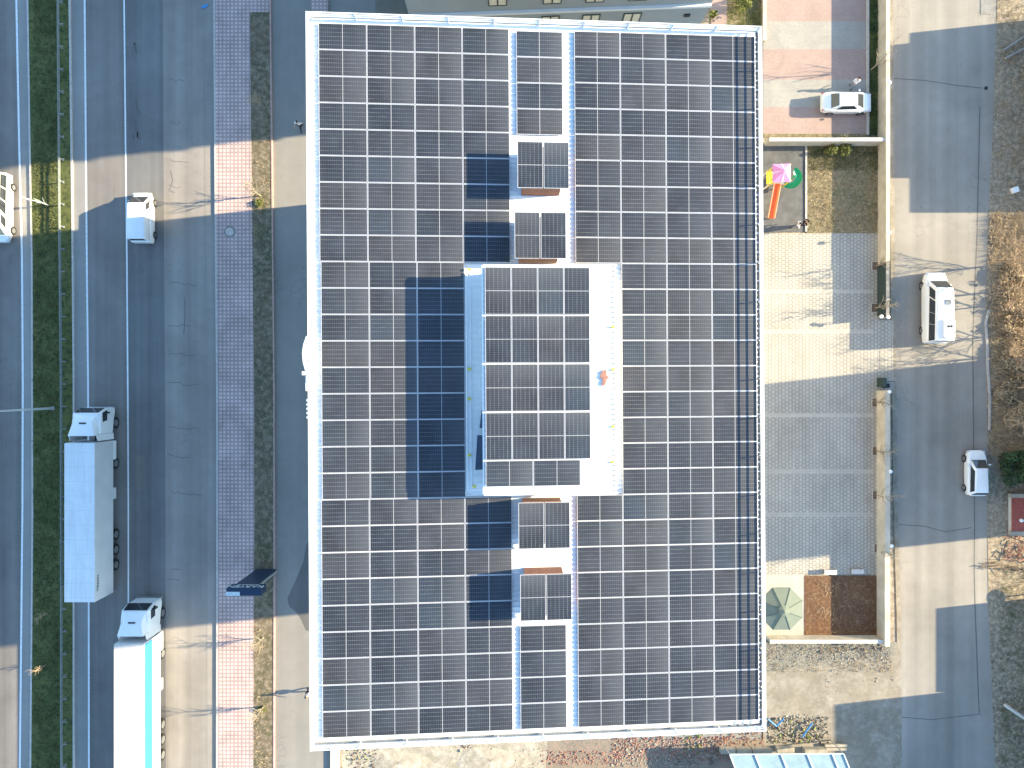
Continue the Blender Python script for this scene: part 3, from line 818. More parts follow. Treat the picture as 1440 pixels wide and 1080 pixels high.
# ------------------------------------------------------------------ vegetation
def bare_tree(px, py, h, label, seed=1, spread=.5, mat='bark', group=None, lean=(0,0), name='bare_tree', depth=4, r0=None):
    rnd = random.Random(seed); t = thing(name, label, 'tree', G(px, py), 0, group)
    tr = MB(); br = MB(); r0 = r0 or h*.016+.02
    top = Vector((lean[0], lean[1], h*.45)); tr.tube((0,0,0), top, r0, r0*.7, 7)
    def grow(p, d, L, r, k):
        q = p; nseg = 3
        for i in range(nseg):
            d2 = (d + Vector((rnd.uniform(-.18,.18), rnd.uniform(-.18,.18), rnd.uniform(-.05,.12)))).normalized()
            q2 = q + d2*L/nseg; br.tube(q, q2, r*(1-.2*i), r*(1-.2*(i+1)), 5, False)
            if k > 0 and (i > 0 or rnd.random() < .5):
                for _ in range(rnd.choice((1,2))):
                    a = Vector((rnd.uniform(-1,1), rnd.uniform(-1,1), rnd.uniform(.0,.9))).normalized()
                    grow(q2, (d2*.6 + a*(.45+spread)).normalized(), L*rnd.uniform(.45,.7), max(r*.6,.011 if mat=='wood' else .007), k-1)
            q = q2; d = d2
    for i in range(5):
        a = 2*math.pi*(i+rnd.random()*.6)/5
        z = h*(.18+.27*i/4)
        grow(Vector((lean[0]*z/(h*.45), lean[1]*z/(h*.45), z)), Vector((math.cos(a)*spread*1.4, math.sin(a)*spread*1.4, .8)).normalized(), h*.42*(1-.1*i), r0*.5, depth-2)
    grow(top, Vector((0,0,1)), h*.5, r0*.65, depth-1)
    tr.build('trunk', M[mat], t); br.build('crown', M[mat], t, recalc=False)
    return t
V = 'young bare trees in the roadside verge'
bare_tree(368,150,2.8,'young bare sapling in the shaded top part of the verge',1,.22,group=V)
bare_tree(367,276,3.3,'young bare sapling in the sunlit gap of the verge',2,.28,group=V)
bare_tree(371,896,2.6,'young bare sapling in the verge just below the dark totem sign',3,.28,group=V)
bare_tree(372,992,2.8,'young bare sapling in the verge near the bottom of the photo',4,.3,group=V)
bare_tree(69,289,2.6,'thin bare sapling in the sunlit patch of the median',5,.15,'steel_pale',group='saplings in the grass median',depth=2)
bare_tree(68,862,1.7,'thin bare sapling in the shaded median beside the lower trailer',6,.25,'wood',group='saplings in the grass median',depth=3)
bare_tree(66,934,1.7,'thin bare sapling in the median, lowest of the three',7,.3,'wood',group='saplings in the grass median',depth=3)
YT = 'bare young trees along the boundary wall'
for i,(x,y,w) in enumerate([(1232,374,'above the gateway by the dark wall end'),(1231,433,'nearest above the gateway'),(1232,566,'first below the gateway'),(1232.5,634,'second below the gateway'),(1233,696,'third below the gateway'),(1235,771,'lowest, near the vegetable plot')]):
    p = thing('tree_pit', 'square dark tree pit by the boundary wall, ' + w, 'tree pit', G(x,y), 0, 'tree pits by the boundary wall')
    s_ = .36
    m = MB(); m.box(-s_-.05,-s_-.05,0,s_+.05,-s_,.06); m.box(-s_-.05,s_,0,s_+.05,s_+.05,.06); m.box(-s_-.05,-s_,0,-s_,s_,.06); m.box(s_,-s_,0,s_+.05,s_,.06)
    m.build('edging', M['kerb'], p); MB().box(-s_,-s_,0,s_,s_,.012).build('soil', M['bark_dark'], p)
    bare_tree(x,y,2.7,'bare young tree growing in the pit ' + w,20+i,.5,'bark',group=YT,depth=3)
bare_tree(1225,98,3.2,'bare young tree behind the sedan at the boundary wall',31,.35,'bark',depth=3)
bare_tree(1180,203,1.6,'small bare shrub at the corner of the dividing wall',32,.6,'bark',depth=3)
# right verge trees
RT = 'bare trees in the scrub along the back street'
for i,(x,y,h,w) in enumerate([(1412,372,5.5,'uppermost, at the edge of the long shadow'),(1420,408,6,'second from the top, beside the minibus'),(1409,428,4.5,'closest to the kerb beside the minibus'),(1424,470,5,'level with the rear of the minibus'),(1412,500,4.5,'just above the big shadow edge'),(1425,545,5,'inside the big shadow'),(1408,590,4,'lowest, above the dark evergreen')]):
    bare_tree(x,y,h*.85,'bare brown tree in the street verge, ' + w,40+i,.75,'wood',group=RT,depth=5)
def leaf_crown(name, label, px, py, R_, h, n, mat, cat='tree', zc=None, group=None, leaf=.14, seed=3, trunk=True):
    rnd = random.Random(seed); t = thing(name, label, cat, G(px, py), 0, group); m = MB(); zc = zc or h*.55
    cl = [(Vector((rnd.gauss(0,.5)*R_*.75, rnd.gauss(0,.5)*R_*.75, zc+rnd.gauss(0,.33)*h*.5)), rnd.uniform(.25,.5)*R_) for _ in range(26)]
    for i in range(n):
        c, r = rnd.choice(cl)
        d = Vector((rnd.gauss(0,1),rnd.gauss(0,1),rnd.gauss(0,1))).normalized()*r*rnd.uniform(.6,1.0)
        p = c+d
        if p.z < .05: p.z = .05 + rnd.random()*.2
        a = Vector((rnd.gauss(0,1),rnd.gauss(0,1),rnd.gauss(0,.6))).normalized(); b = a.orthogonal().normalized()
        b = (Matrix.Rotation(rnd.random()*6.28,3,a) @ b); s = leaf*rnd.uniform(.6,1.3)
        m.add([p-a*s*.5, p+b*s*.35, p+a*s*.5, p-b*s*.35], [(0,1,2,3)])
    m.build('crown' if trunk else 'foliage', M[mat], t, recalc=False)
    tr = MB(); tr.tube((0,0,0),(0,0,zc),.09,.05,8)
    for k in range(6):
        a = k*1.05; tr.tube((0,0,zc*.4),(math.cos(a)*R_*.5,math.sin(a)*R_*.5,zc),.04,.015,6)
    tr.build('trunk' if trunk else 'stem', M['bark_dark'], t)
    return t
leaf_crown('evergreen_tree','dense dark green tree beside the white hatchback',1427,657,1.75,3.0,9000,'leaf',leaf=.17)
for i,(x,y,r,w) in enumerate([(1405,385,1.1,'at the edge of the upper shadow'),(1432,392,1.3,'at the photo edge near the top'),(1420,425,1.2,'level with the minibus windscreen'),(1437,450,1.3,'at the photo edge beside the minibus'),(1403,460,1.0,'by the kerb beside the minibus'),(1428,485,1.3,'level with the minibus rear'),(1408,505,1.1,'nearest the tall house shadow'),(1436,525,1.2,'at the photo edge in the shadow'),(1412,550,1.1,'by the kerb in the shadow'),(1430,585,1.2,'just above the evergreen')]):
    leaf_crown('dry_bush','dry brown twiggy bush '+w,max(x,1414),y,r,.75,2200,'blade_dry','bush',seed=60+i,trunk=False,group='dry bushes in the street verge',leaf=.16)
leaf_crown('garden_shrub','bright yellow green conifer on the lawn at the top',1043,10,.65,1.6,1800,'leaf_yellow','shrub',seed=5,trunk=False)
leaf_crown('garden_shrub','small olive shrub against the end of the grey building',1001,24,.35,1.0,600,'leaf_yellow','shrub',seed=6,trunk=False)
leaf_crown('balcony_plant','yellow green plant at the left end of the grey building',560,10,.5,1.4,900,'leaf_yellow','plant',seed=7,trunk=False)
SHR = 'low green shrubs along garden edges'
leaf_crown('low_shrub','green shrub under the dividing wall in the garden, left one',1166,214,.55,.8,900,'leaf_yellow','shrub',seed=8,trunk=False,group=SHR)
leaf_crown('low_shrub','green shrub under the dividing wall in the garden, right one',1184,211,.6,.8,1000,'leaf_yellow','shrub',seed=9,trunk=False,group=SHR)
leaf_crown('low_shrub','small green plant in the verge above the bottom sapling',369,997,.38,.5,420,'leaf_yellow','shrub',seed=10,trunk=False,group=SHR)
leaf_crown('low_shrub','small green plant in the sunlit part of the verge',365,286,.34,.5,300,'leaf_yellow','shrub',seed=11,trunk=False,group=SHR)

def scatter_blades(name, poly, n, mat, hmin, hmax, w, seed, z=.0, kind='stuff', lab=None, cat=None, lean=.5):
    rnd = random.Random(seed); (x0,y0,x1,y1) = poly; m = MB()
    cen = [(rnd.uniform(x0,x1), rnd.uniform(y0,y1)) for _ in range(max(8, n//35))]
    for i in range(n):
        if rnd.random() < .7:
            c = rnd.choice(cen); x = c[0]+rnd.gauss(0,3.2); y = c[1]+rnd.gauss(0,3.2)
            if not (x0<x<x1 and y0<y<y1): continue
        else: x = rnd.uniform(x0,x1); y = rnd.uniform(y0,y1)
        p = G(x, y); p.z = z; a = rnd.random()*6.28; h = rnd.uniform(hmin,hmax)
        d = Vector((math.cos(a),math.sin(a),0)); q = Vector((-d.y,d.x,0))*w
        m.add([p-q, p+q, p+d*h*lean*rnd.uniform(.3,1.3)+Vector((0,0,h))], [(0,1,2)])
    o = m.build(name, M[mat], recalc=False)
    return tag(o, lab, cat, kind=kind)
scatter_blades('grass', (48,-40,85,1120), 26000, 'blade', .05,.16,.028, 11, .12, lab='green grass growing thickly in the highway median', cat='grass', lean=.9)
scatter_blades('weeds', (357,20,382,1120), 2200, 'blade_dry', .06,.25,.015, 12, .12, lab='dry weeds growing in the roadside verge', cat='weeds', lean=.9)
scatter_blades('dry_grass', (1136,208,1235,327), 6000, 'blade_dry', .06,.22,.016, 13, .02, lab='dry grass on the garden beside the playground', cat='grass', lean=.9)
scatter_blades('lawn_grass', (1136,206,1235,240), 4200, 'blade', .06,.22,.02, 14, .02, lab='green grass under the dividing wall in the garden', cat='grass', lean=.9)
scatter_blades('lawn_grass', (1023,-60,1072,58), 5000, 'leaf_yellow', .06,.24,.022, 15, .02, lab='yellow green grass beside the grey building', cat='grass', lean=.9)
scatter_blades('scrub', (1393,300,1470,640), 16000, 'blade_dry', .15,.8,.016, 16, .02, lab='tangled dry scrub in the verge of the back street', cat='scrub', lean=1.1)
scatter_blades('scrub', (1402,-30,1470,300), 5000, 'blade_dry', .08,.35,.014, 17, .02, lab='thin dry scrub in the shaded upper verge', cat='scrub', lean=1.1)
scatter_blades('scrub', (1405,780,1470,1120), 4000, 'blade', .08,.3,.014, 18, .02, lab='thin weeds in the shaded lower verge', cat='scrub', lean=1.1)
scatter_blades('stubble', (1132,812,1240,892), 700, 'blade_dry', .05,.3,.012, 19, .03, lab='dry stubble on the brown vegetable plot', cat='stubble', lean=1.2)
scatter_blades('bed_plants', (1222,-30,1233,190), 3000, 'leaf', .08,.3,.025, 20, .03, lab='dark plants in the narrow bed by the boundary wall', cat='plants', lean=.9)
scatter_blades('weeds', (1078,905,1255,945), 3000, 'blade_dry', .05,.2,.014, 21, .02, lab='dry weeds on the gravel below the white garden wall', cat='weeds', lean=.9)

# ------------------------------------------------------------------ rubble
def stones(name, areas, mat, seed, lab, smin=.04, smax=.16):
    rnd = random.Random(seed); m = MB()
    for (x0,y0,x1,y1,n) in areas:
        for i in range(n):
            p = G(rnd.uniform(x0,x1), rnd.uniform(y0,y1)); s = rnd.uniform(smin,smax)*rnd.choice((.7,1,1,1.5))
            rot = Matrix.Rotation(rnd.random()*6.28,3,Vector((rnd.gauss(0,1),rnd.gauss(0,1),rnd.gauss(0,1))).normalized())
            m.cbox((p.x,p.y,s*.2), s*rnd.uniform(.5,1.6), s*rnd.uniform(.5,1.3), s*rnd.uniform(.3,.9), rot)
    o = m.build(name, M[mat], recalc=False); return tag(o, lab, 'rubble', kind='stuff')
stones('rubble', [(860,1036,1030,1070,1500),(760,1055,870,1075,500),(1000,1030,1075,1060,260)], 'red_cloth', 1, 'broken red brick rubble scattered below the building', .03, .09)
stones('stones', [(480,1048,540,1080,140),(860,1040,1010,1078,900),(1080,1005,1160,1045,500),(640,1050,760,1080,60),(1160,925,1258,960,60),(1180,905,1250,930,60)], 'stone', 2, 'pale stones scattered on the open plot', .03, .10)
stones('gravel', [(1078,903,1252,928,1500),(1170,903,1252,945,400)], 'concrete', 8, 'grey gravel on the track below the white garden wall', .02, .07)
stones('dark_debris', [(940,1045,1010,1075,260),(1080,1008,1165,1045,340),(490,1045,530,1080,110),(1150,905,1240,918,120),(1395,880,1440,1080,120),(640,1040,665,1052,40)], 'bark_dark', 3, 'dark rotting debris scattered on the open plot', .03, .13)
stones('yellow_debris', [(1085,1012,1160,1045,110),(960,1030,990,1060,60),(485,1042,530,1070,40),(1400,560,1440,600,50)], 'leaf_yellow', 4, 'yellowish leaf litter on the open plot', .04, .14)
def mound(px,py,rx,ry,h,mat,label,seed):
    rnd = random.Random(seed); vs=[]; fs=[]; N=22; K=7; c=G(px,py)
    for j in range(K+1):
        for i in range(N):
            a=2*math.pi*i/N; rr=j/K*(1+.16*math.sin(a*3+seed)+.08*rnd.uniform(-1,1))
            vs.append((math.cos(a)*rr*rx, math.sin(a)*rr*ry, h*(1-(j/K)**1.6)*(1+.15*rnd.uniform(-1,1)) if j<K else -.05))
    for j in range(K):
        for i in range(N): fs.append((j*N+i,(j+1)*N+i,(j+1)*N+(i+1)%N,j*N+(i+1)%N))
    o=MB().add(vs,fs).build('dirt_mound',M[mat],None,True); o.location=c
    return tag(o,label,'mound')
mound(560,1072,3.0,1.2,.13,'dirt_sand','low pale sand mound on the plot, left one',1)
mound(690,1068,3.6,1.2,.13,'dirt_sand','low pale sand mound on the plot, right one',2)
for (x0,y0,x1,y1,w) in ((1078,1009,1090,1019,'beside the roof corner, left arm of the V'),(1090,1019,1100,1008,'beside the roof corner, right arm of the V'),(1126,1034,1140,1014,'lying across the rubble')):
    a=G(x0,y0);b=G(x1,y1); o=MB().tube((a.x,a.y,.3),(b.x,b.y,.35),.07,.07,8).build('blue_pipe',M['blue_plastic']); tag(o,'short blue plastic pipe '+w,'pipe','blue pipes in the rubble')

# canopy and stone wall at the bottom
cn = thing('canopy', 'pale blue glazed canopy at the bottom edge of the photo', 'canopy', G(1112,1075))
cx_, cy_ = G(1112,1075).x, G(1112,1075).y
def rel(px,py,h):
    p=G(px,py,h); return Vector((p.x-cx_,p.y-cy_,h))
A=rel(1026,1061,2.4);B=rel(1186,1060,2.4);C=rel(1206,1110,2.6);D=rel(1046,1112,2.6)
t_=Vector((0,0,-.04))
MB().add([A,B,C,D,A+t_,B+t_,C+t_,D+t_],[(0,1,2,3),(7,6,5,4),(0,4,5,1),(1,5,6,2),(2,6,7,3),(3,7,4,0)]).build('glazing',M['canopy_glass'],cn)
m=MB()
for k in (0,.22,.45,.68,.9,1):
    m.tube(A.lerp(B,k)+Vector((0,0,.03)),D.lerp(C,k)+Vector((0,0,.03)),.07,.07,6)
m.tube(A,B,.06,.06,6); m.build('frame',M['cyan_cap'],cn)
m=MB()
for p in (A,B,C,D): m.tube((p.x,p.y,0),(p.x,p.y,p.z-.05),.05,.05,8)
m.build('leg',M['steel'],cn)
sw = thing('stone_wall','broken wall of pale stone blocks above the glazed canopy','wall',G(1085,1052))
m=MB(); c=G(1085,1052); rnd=random.Random(5)
for k,(x0,x1) in enumerate(((1011,1032),(1033,1054),(1055,1082),(1089,1114),(1128,1160))):
    a=G(x0,1052+rnd.uniform(-1,1)); b=G(x1,1052); m.box(a.x-c.x,a.y-c.y-.22,0,b.x-c.x,a.y-c.y+.22,.5+rnd.uniform(-.1,.2))
m.build('blocks',M['stone'],sw,bevel=.03)
for k,(x,y,w) in enumerate(((1176,1051,2.0),(1178,1056,1.8))):
    a=G(x-14,y,.6+.0); o=MB().box(a.x,a.y-.12,.15+k*.0,a.x+w,a.y+.12,.35).build('timber_board',M['stone'],None,bevel=.02); tag(o,'pale board by the canopy corner, '+('upper','lower')[k]+' one','board','pale boards by the canopy')
# dark block added below the frame to cast the shadow along the bottom edge
o = thing('low_shadow_block','unseen dark low block added to cast the shadow along the bottom edge','shed',G(880,1100))
MB().box(-8.6,-2.0,0,8.0,.0,.9).build('wall_body',M['bark_dark'],o); MB().box(-8.8,-2.2,.9,8.2,.45,1.0).build('roof',M['red_cloth'],o)

# ------------------------------------------------------------------ right verge objects
o = thing('red_roofed_shed','small shed with a flat red roof below the dark evergreen','shed',G(1429,722))
MB().box(-.72,-1.6,0,1.6,1.7,.5).build('wall',M['white_wall'],o); MB().box(-.78,-1.45,.5,1.65,1.5,.58).build('roof',M['red_tile'],o)
MB().box(-.95,1.5,.3,1.7,1.85,.66).build('parapet',M['stone'],o); MB().box(-.95,-1.85,.3,1.7,-1.5,.66).build('parapet',M['stone'],o)
MB().ball((.0,-.5,.66),.18,8,6).build('roof_vent',M['white_metal'],o,True)
m = MB(); rnd=random.Random(9)
for i in range(70):
    x=rnd.uniform(-1,1.4); y=rnd.uniform(-1.2,1.2); a=rnd.uniform(0,3.14); L=rnd.uniform(.3,.8)
    m.tube((x,y,rnd.uniform(.02,.5)),(x+math.cos(a)*L,y+math.sin(a)*L,rnd.uniform(.02,.6)),.03,.02,5)
o = m.build('brushwood_pile',M['red_cloth']); o.location=G(1428,772); tag(o,'heap of reddish brushwood below the red roofed shed','brushwood')
m = MB()
for i in range(40):
    x=rnd.uniform(-2.2,2.2); y=rnd.gauss(0,.18)+x*-.08; L=rnd.uniform(.5,1.4); a=rnd.gauss(0,.25)
    m.tube((x,y,.05+rnd.random()*.3),(x+math.cos(a)*L,y+math.sin(a)*L,.05+rnd.random()*.4),.03,.012,5)
o = m.build('fallen_branches',M['bark_dark']); o.location=G(1408,797); tag(o,'dark fallen branches lying out from the kerb into the street','branches')
d = thing('satellite_dish','white satellite dish beside the lower street verge','dish',G(1441,836))
vs=[];fs=[];N=20
for j in range(6):
    for i in range(N):
        a=2*math.pi*i/N; r=.75*j/5; vs.append((math.cos(a)*r,math.sin(a)*r,0.7+.28*(j/5)**2))
for j in range(5):
    for i in range(N): fs.append((j*N+i,(j+1)*N+i,(j+1)*N+(i+1)%N,j*N+(i+1)%N))
MB().add(vs,fs).build('reflector',M['white_metal'],d,True,recalc=False); MB().tube((0,0,0),(0,0,.7),.06,.06,8).build('mast',M['steel'],d)
o = MB().box(-.28,-.25,0,.28,.25,.35).build('white_box',M['white_metal'],None,bevel=.03); o.location=G(1425,268); o.rotation_euler=(0,0,.3); tag(o,'small white box lying in the shaded scrub','box')
for k,(a,b,w) in enumerate((((1408,73),(1446,48),'upper'),((1411,84),(1446,66),'lower'))):
    A_=G(*a);B_=G(*b); o=MB().tube((A_.x,A_.y,.25),(B_.x,B_.y,.3),.12,.12,6).build('concrete_beam',M['concrete']); tag(o,'pale concrete beam lying in the top right scrub, '+w+' one','beam','concrete beams in the scrub')
A_=G(1411,990);B_=G(1450,1016); o=MB().tube((A_.x,A_.y,.2),(B_.x,B_.y,.2),.16,.16,6).build('concrete_kerb',M['white_wall']); tag(o,'pale concrete kerb slanting in the bottom right verge','kerb')
o=MB().box(-.45,-.9,0,.45,.9,.03).build('street_hatch',M['concrete']); o.location=G(1386,6); tag(o,'pale rectangular hatch cover at the top of the back street','hatch cover')
o=MB().cyl((0,0,.02),(0,0,1),.16,.03,16).build('drain_cover',M['black']); o.location=G(1386.5,124); tag(o,'small dark round drain cover in the back street','drain cover')
o=thing('manhole','round pale manhole set in the paved sidewalk','manhole',G(323,326,.14)); MB().cyl((0,0,.01),(0,0,1),.52,.02,20).build('frame',M['asphalt_service'],o); MB().cyl((0,0,.022),(0,0,1),.36,.02,20).build('cover',M['kerb'],o)
o=MB().box(-.3,-.12,0,.3,.12,.05).build('litter',M['blue_plastic'],None); o.location=G(288,9); o.rotation_euler=(0,0,.4); tag(o,'blue plastic litter by the kerb at the top of the highway','litter')

# ------------------------------------------------------------------ guard rail, lamps
gr = thing('guard_rail','long galvanised guard rail with posts along the median','guard rail',G(90,540))
m=MB(); c=G(90,540)
pts=[G(x,y) for x,y in vert([(87.5,-200),(89,0),(91,300),(93.5,540),(94,1080)],(-400,0,300,540,800,1080,1400))]
for a,b in zip(pts,pts[1:]):
    for z in (.55,.72):
        m.tube((a.x-c.x,a.y-c.y,z+.12),(b.x-c.x,b.y-c.y,z+.12),.055,.055,6)
m.build('rail',M['rail'],gr); pm=None
for k in range(-30,31):
    y=k*2.0; py=540-y/.0637; x=G(vert([(87.5,-200),(89,0),(91,300),(93.5,540),(94,1080)],(py,))[0][0],0).x-c.x
    if pm is None:
        pm=MB().box(-.05,-.05,.1,.05,.05,.85).build('post',M['steel'],gr); MB().box(.05,-.03,.5,.3,.03,.6).build('spacer',M['steel'],pm); o=pm
    else: o=copy_tree(pm,gr)
    o.location=(x,y-c.y,0)
st = thing('street_lamp','tall steel street lamp in the median reaching over the far carriageway','street lamp',G(76,574))
MB().tube((0,0,.1),(0,0,10),.11,.06,10).build('pole',M['steel_pale'],st); MB().tube((0,0,9.9),(-1.8,0,10.3),.04,.04,8).build('arm',M['steel_pale'],st)
MB().box(-2.6,-.14,10.22,-1.7,.14,.1+10.26).build('lamp_head',M['steel'],st); MB().cyl((0,0,.16),(0,0,1),.2,.1,12).build('base',M['concrete'],st)

# ------------------------------------------------------------------ totem sign
px_l,px_r = (318-720)*.0574,(373-720)*.0574
ty0,ty1=(540-838)*.0574,(540-827)*.0574
ts = thing('totem_sign','tall dark navy totem sign with pale lettering standing on the verge','sign',((px_l+px_r)/2,(ty0+ty1)/2,0)); cx,cy=(px_l+px_r)/2,(ty0+ty1)/2
MB().box(px_l-cx,ty0-cy,5.05,px_r-cx-.35,ty1-cy,6.3).build('head_box',M['navy'],ts,bevel=.03)
MB().box(px_l-cx+.25,ty0-cy+.12,.1,px_l-cx+1.95,ty1-cy-.06,5.05).build('mast_panel',M['navy'],ts)
MB().box(px_l-cx+1.95,ty0-cy+.25,.1,px_l-cx+2.08,ty1-cy-.2,5.05).build('edge_strip',M['steel'],ts)
MB().box(px_l-cx,ty0-cy+.02,6.3,px_l-cx+1.1,ty1-cy-.3,6.34).build('cap',M['cyan_cap'],ts)
def text_mesh(name, body, size, mat, parent, M4, extrude=.02):
    cu = bpy.data.curves.new(name,'FONT'); cu.body=body; cu.size=size; cu.extrude=extrude; cu.align_x='CENTER'; cu.align_y='CENTER'
    tmp = bpy.data.objects.new(name+'_tmp',cu); COL.objects.link(tmp); bpy.context.view_layer.update()
    me = bpy.data.meshes.new_from_object(tmp.evaluated_get(bpy.context.evaluated_depsgraph_get()))
    bpy.data.objects.remove(tmp); bpy.data.curves.remove(cu)
    me.transform(M4); me.materials.clear(); me.materials.append(mat)
    o=bpy.data.objects.new(name,me); COL.objects.link(o); o.parent=parent; return o
# lettering on the face towards +Y (readable from above-north)
rotN = Matrix.Rotation(math.pi,4,'Z') @ Matrix.Rotation(math.pi/2,4,'X')
text_mesh('lettering','KARYEN',.78,M['sign_text'],ts, Matrix.Translation((-.17,ty1-cy+.01,5.85)) @ rotN)
MB().box(-1.0,ty1-cy,5.3,.75,ty1-cy+.02,5.36).build('underline',M['sign_text'],ts)

# ------------------------------------------------------------------ vehicles
def lerp(a,b,t): return a+(b-a)*t
def frustum(y0,y1,hw0,z0,ty0_,ty1_,hw1,z1):
    """corner points: bottom rear..front, top; the nose end is a little narrower"""
    k=.90 if hw0<1.1 else 1.0
    return dict(bl=Vector((-hw0*k,y1,z0)),br=Vector((hw0*k,y1,z0)),rl=Vector((-hw0,y0,z0)),rr=Vector((hw0,y0,z0)),
                tbl=Vector((-hw1*k,ty1_,z1)),tbr=Vector((hw1*k,ty1_,z1)),trl=Vector((-hw1,ty0_,z1)),trr=Vector((hw1,ty0_,z1)))
def fr_mesh(F,m):
    vs=[F['rl'],F['rr'],F['br'],F['bl'],F['trl'],F['trr'],F['tbr'],F['tbl']]
    return m.add(vs,[(0,3,2,1),(4,5,6,7),(0,1,5,4),(1,2,6,5),(2,3,7,6),(3,0,4,7)])
def pane(F,face,s0,s1,t0,t1,parent,name='window',mat='glass_car',off=.012):
    q={'front':('br','bl','tbl','tbr'),'rear':('rl','rr','trr','trl'),'left':('bl','rl','trl','tbl'),'right':('rr','br','tbr','trr')}[face]
    a,b,c,d=[F[k] for k in q]
    def P(s,t): return a.lerp(b,s).lerp(d.lerp(c,s),t)
    nrm=(b-a).cross(d-a).normalized(); cen=sum((F[k] for k in F),Vector())/8
    if nrm.dot(P(.5,.5)-cen)<0: nrm=-nrm
    k=[P(s0,t0),P(s1,t0),P(s1,t1),P(s0,t1)]
    vs=[p+nrm*off for p in k]+[p-nrm*.02 for p in k]
    return MB().add(vs,[(0,1,2,3),(7,6,5,4),(0,4,5,1),(1,5,6,2),(2,6,7,3),(3,7,4,0)]).build(name,M[mat],parent)
def wheel(parent,x,y,r=.32,w=.2):
    sx=1 if x>0 else -1
    t=MB().cyl((x,y,r),(1,0,0),r,w,22).build('wheel',M['rubber'],parent,True)
    MB().cyl((x+sx*(w/2+.004),y,r),(1,0,0),r*.62,.03,16).build('rim',M['rim'],t)
def light(parent,name,x,y,z,sx,sy,sz,mat): MB().cbox((x,y,z),sx,sy,sz).build(name,M[mat],parent,bevel=.02)

def car(name,label,cat,loc,rotz,L,W,st,gh,sides,wheels,r=.32,front=(.06,.94,.06,.92),rear=(.08,.92,.08,.92),bw=.16,group=None,mir=True,paint='paint_white',roofpad=.02,zb=.95,headz=.62,tailz=.85):
    t=thing(name,label,cat,loc,rotz,group)
    MB().loft(st,5).build('body',M[paint],t,True)
    F=frustum(*gh); cab=fr_mesh(F,MB()).build('cabin',M[paint],t,True,bevel=bw)
    pane(F,'front',*front,t,'windscreen')
    if rear: pane(F,'rear',*rear,t,'rear_window')
    for (s0,s1,t0,t1) in sides:
        pane(F,'right',s0,s1,t0,t1,t,'side_window'); pane(F,'left',1-s1,1-s0,t0,t1,t,'side_window')
    for y in wheels:
        for sx in (-1,1): wheel(t,sx*(W/2-.09),y,r)
    yf=st[-1][0]; yr=st[0][0]
    for sx in (-1,1):
        light(t,'headlight',sx*(W*.36),yf-.14,headz,.3,.22,.13,'lamp_glass'); light(t,'tail_light',sx*(W*.41),yr+.06,tailz,.14,.08,.14,'red_lamp')
        if mir: light(t,'mirror',sx*(W/2+.06),gh[1]-.45 if gh[1]>1 else .8,zb+.1,.18,.12,.13,paint)
    light(t,'bumper',0,yf-.02,.36,W*.7,.1,.16,'grey_plastic')
    return t
# sedan, nose to the right (+X)
sed=[(-2.22,.60,.45,.82,.1),(-2.14,.74,.32,.95,.15),(-1.85,.84,.24,1.03,.2),(-1.3,.88,.2,1.02,.2),(-.4,.88,.18,.96,.2),(.6,.88,.18,.95,.2),(1.3,.87,.2,.93,.2),(1.75,.83,.22,.86,.2),(2.08,.74,.3,.74,.16),(2.22,.56,.38,.62,.1)]
s=car('sedan','white sedan parked nose to the wall in the upper car park','car',(29.62,24.95,0),-math.pi/2,4.45,1.78,sed,(-1.62,1.45,.79,.92,-.88,.62,.60,1.44),[(.16,.82,.14,.86)],(-1.35,1.4))
# hatchback, nose up
hat=[(-1.95,.62,.42,.9,.1),(-1.88,.78,.3,1.0,.18),(-1.5,.85,.22,1.02,.2),(-.4,.87,.2,.98,.2),(.6,.87,.2,.97,.2),(1.2,.86,.22,.94,.2),(1.65,.80,.24,.86,.2),(1.95,.70,.32,.74,.15),(2.06,.52,.4,.62,.1)]
s=car('hatchback','white hatchback parked by the kerb of the back street','car',(41.15,-7.95,0),0,4.05,1.74,hat,(-1.86,1.3,.79,.94,-1.6,.52,.62,1.5),[(.08,.86,.14,.84)],(-1.3,1.3))
# minibus, nose up
mb_=[(-3.1,.80,.45,1.2,.1),(-3.02,.92,.35,1.25,.15),(-2.5,.97,.3,1.25,.15),(0,.98,.3,1.25,.15),(1.8,.98,.3,1.25,.15),(2.4,.96,.32,1.2,.2),(2.85,.88,.36,1.08,.2),(3.08,.72,.42,.92,.15),(3.16,.55,.5,.8,.1)]
s=car('minibus','white minibus with roof hatch and roof air conditioner on the back street','minibus',(37.42,6.7,0),0,6.2,1.92,mb_,(-3.04,2.45,.935,1.15,-2.98,1.55,.84,2.36),[(.02,.30,.22,.86),(.305,.50,.22,.86),(.505,.74,.22,.86),(.76,.93,.2,.84)],(-1.95,2.05),.36,front=(.07,.93,.12,.88),rear=(.15,.85,.3,.85),zb=1.15,headz=.85,tailz=1.1,bw=.14)
MB().box(-.05,.15,2.36,.47,.6,2.42).build('roof_hatch',M['grey_plastic'],s,bevel=.02)
ac=MB().box(-.25,-2.75,2.36,.72,-1.15,2.53).build('air_conditioner',M['white_metal'],s,bevel=.06)
for x in (.14,.38): MB().cyl((x,-1.75,2.535),(0,0,1),.11,.03,14).build('fan_grille',M['black'],ac)
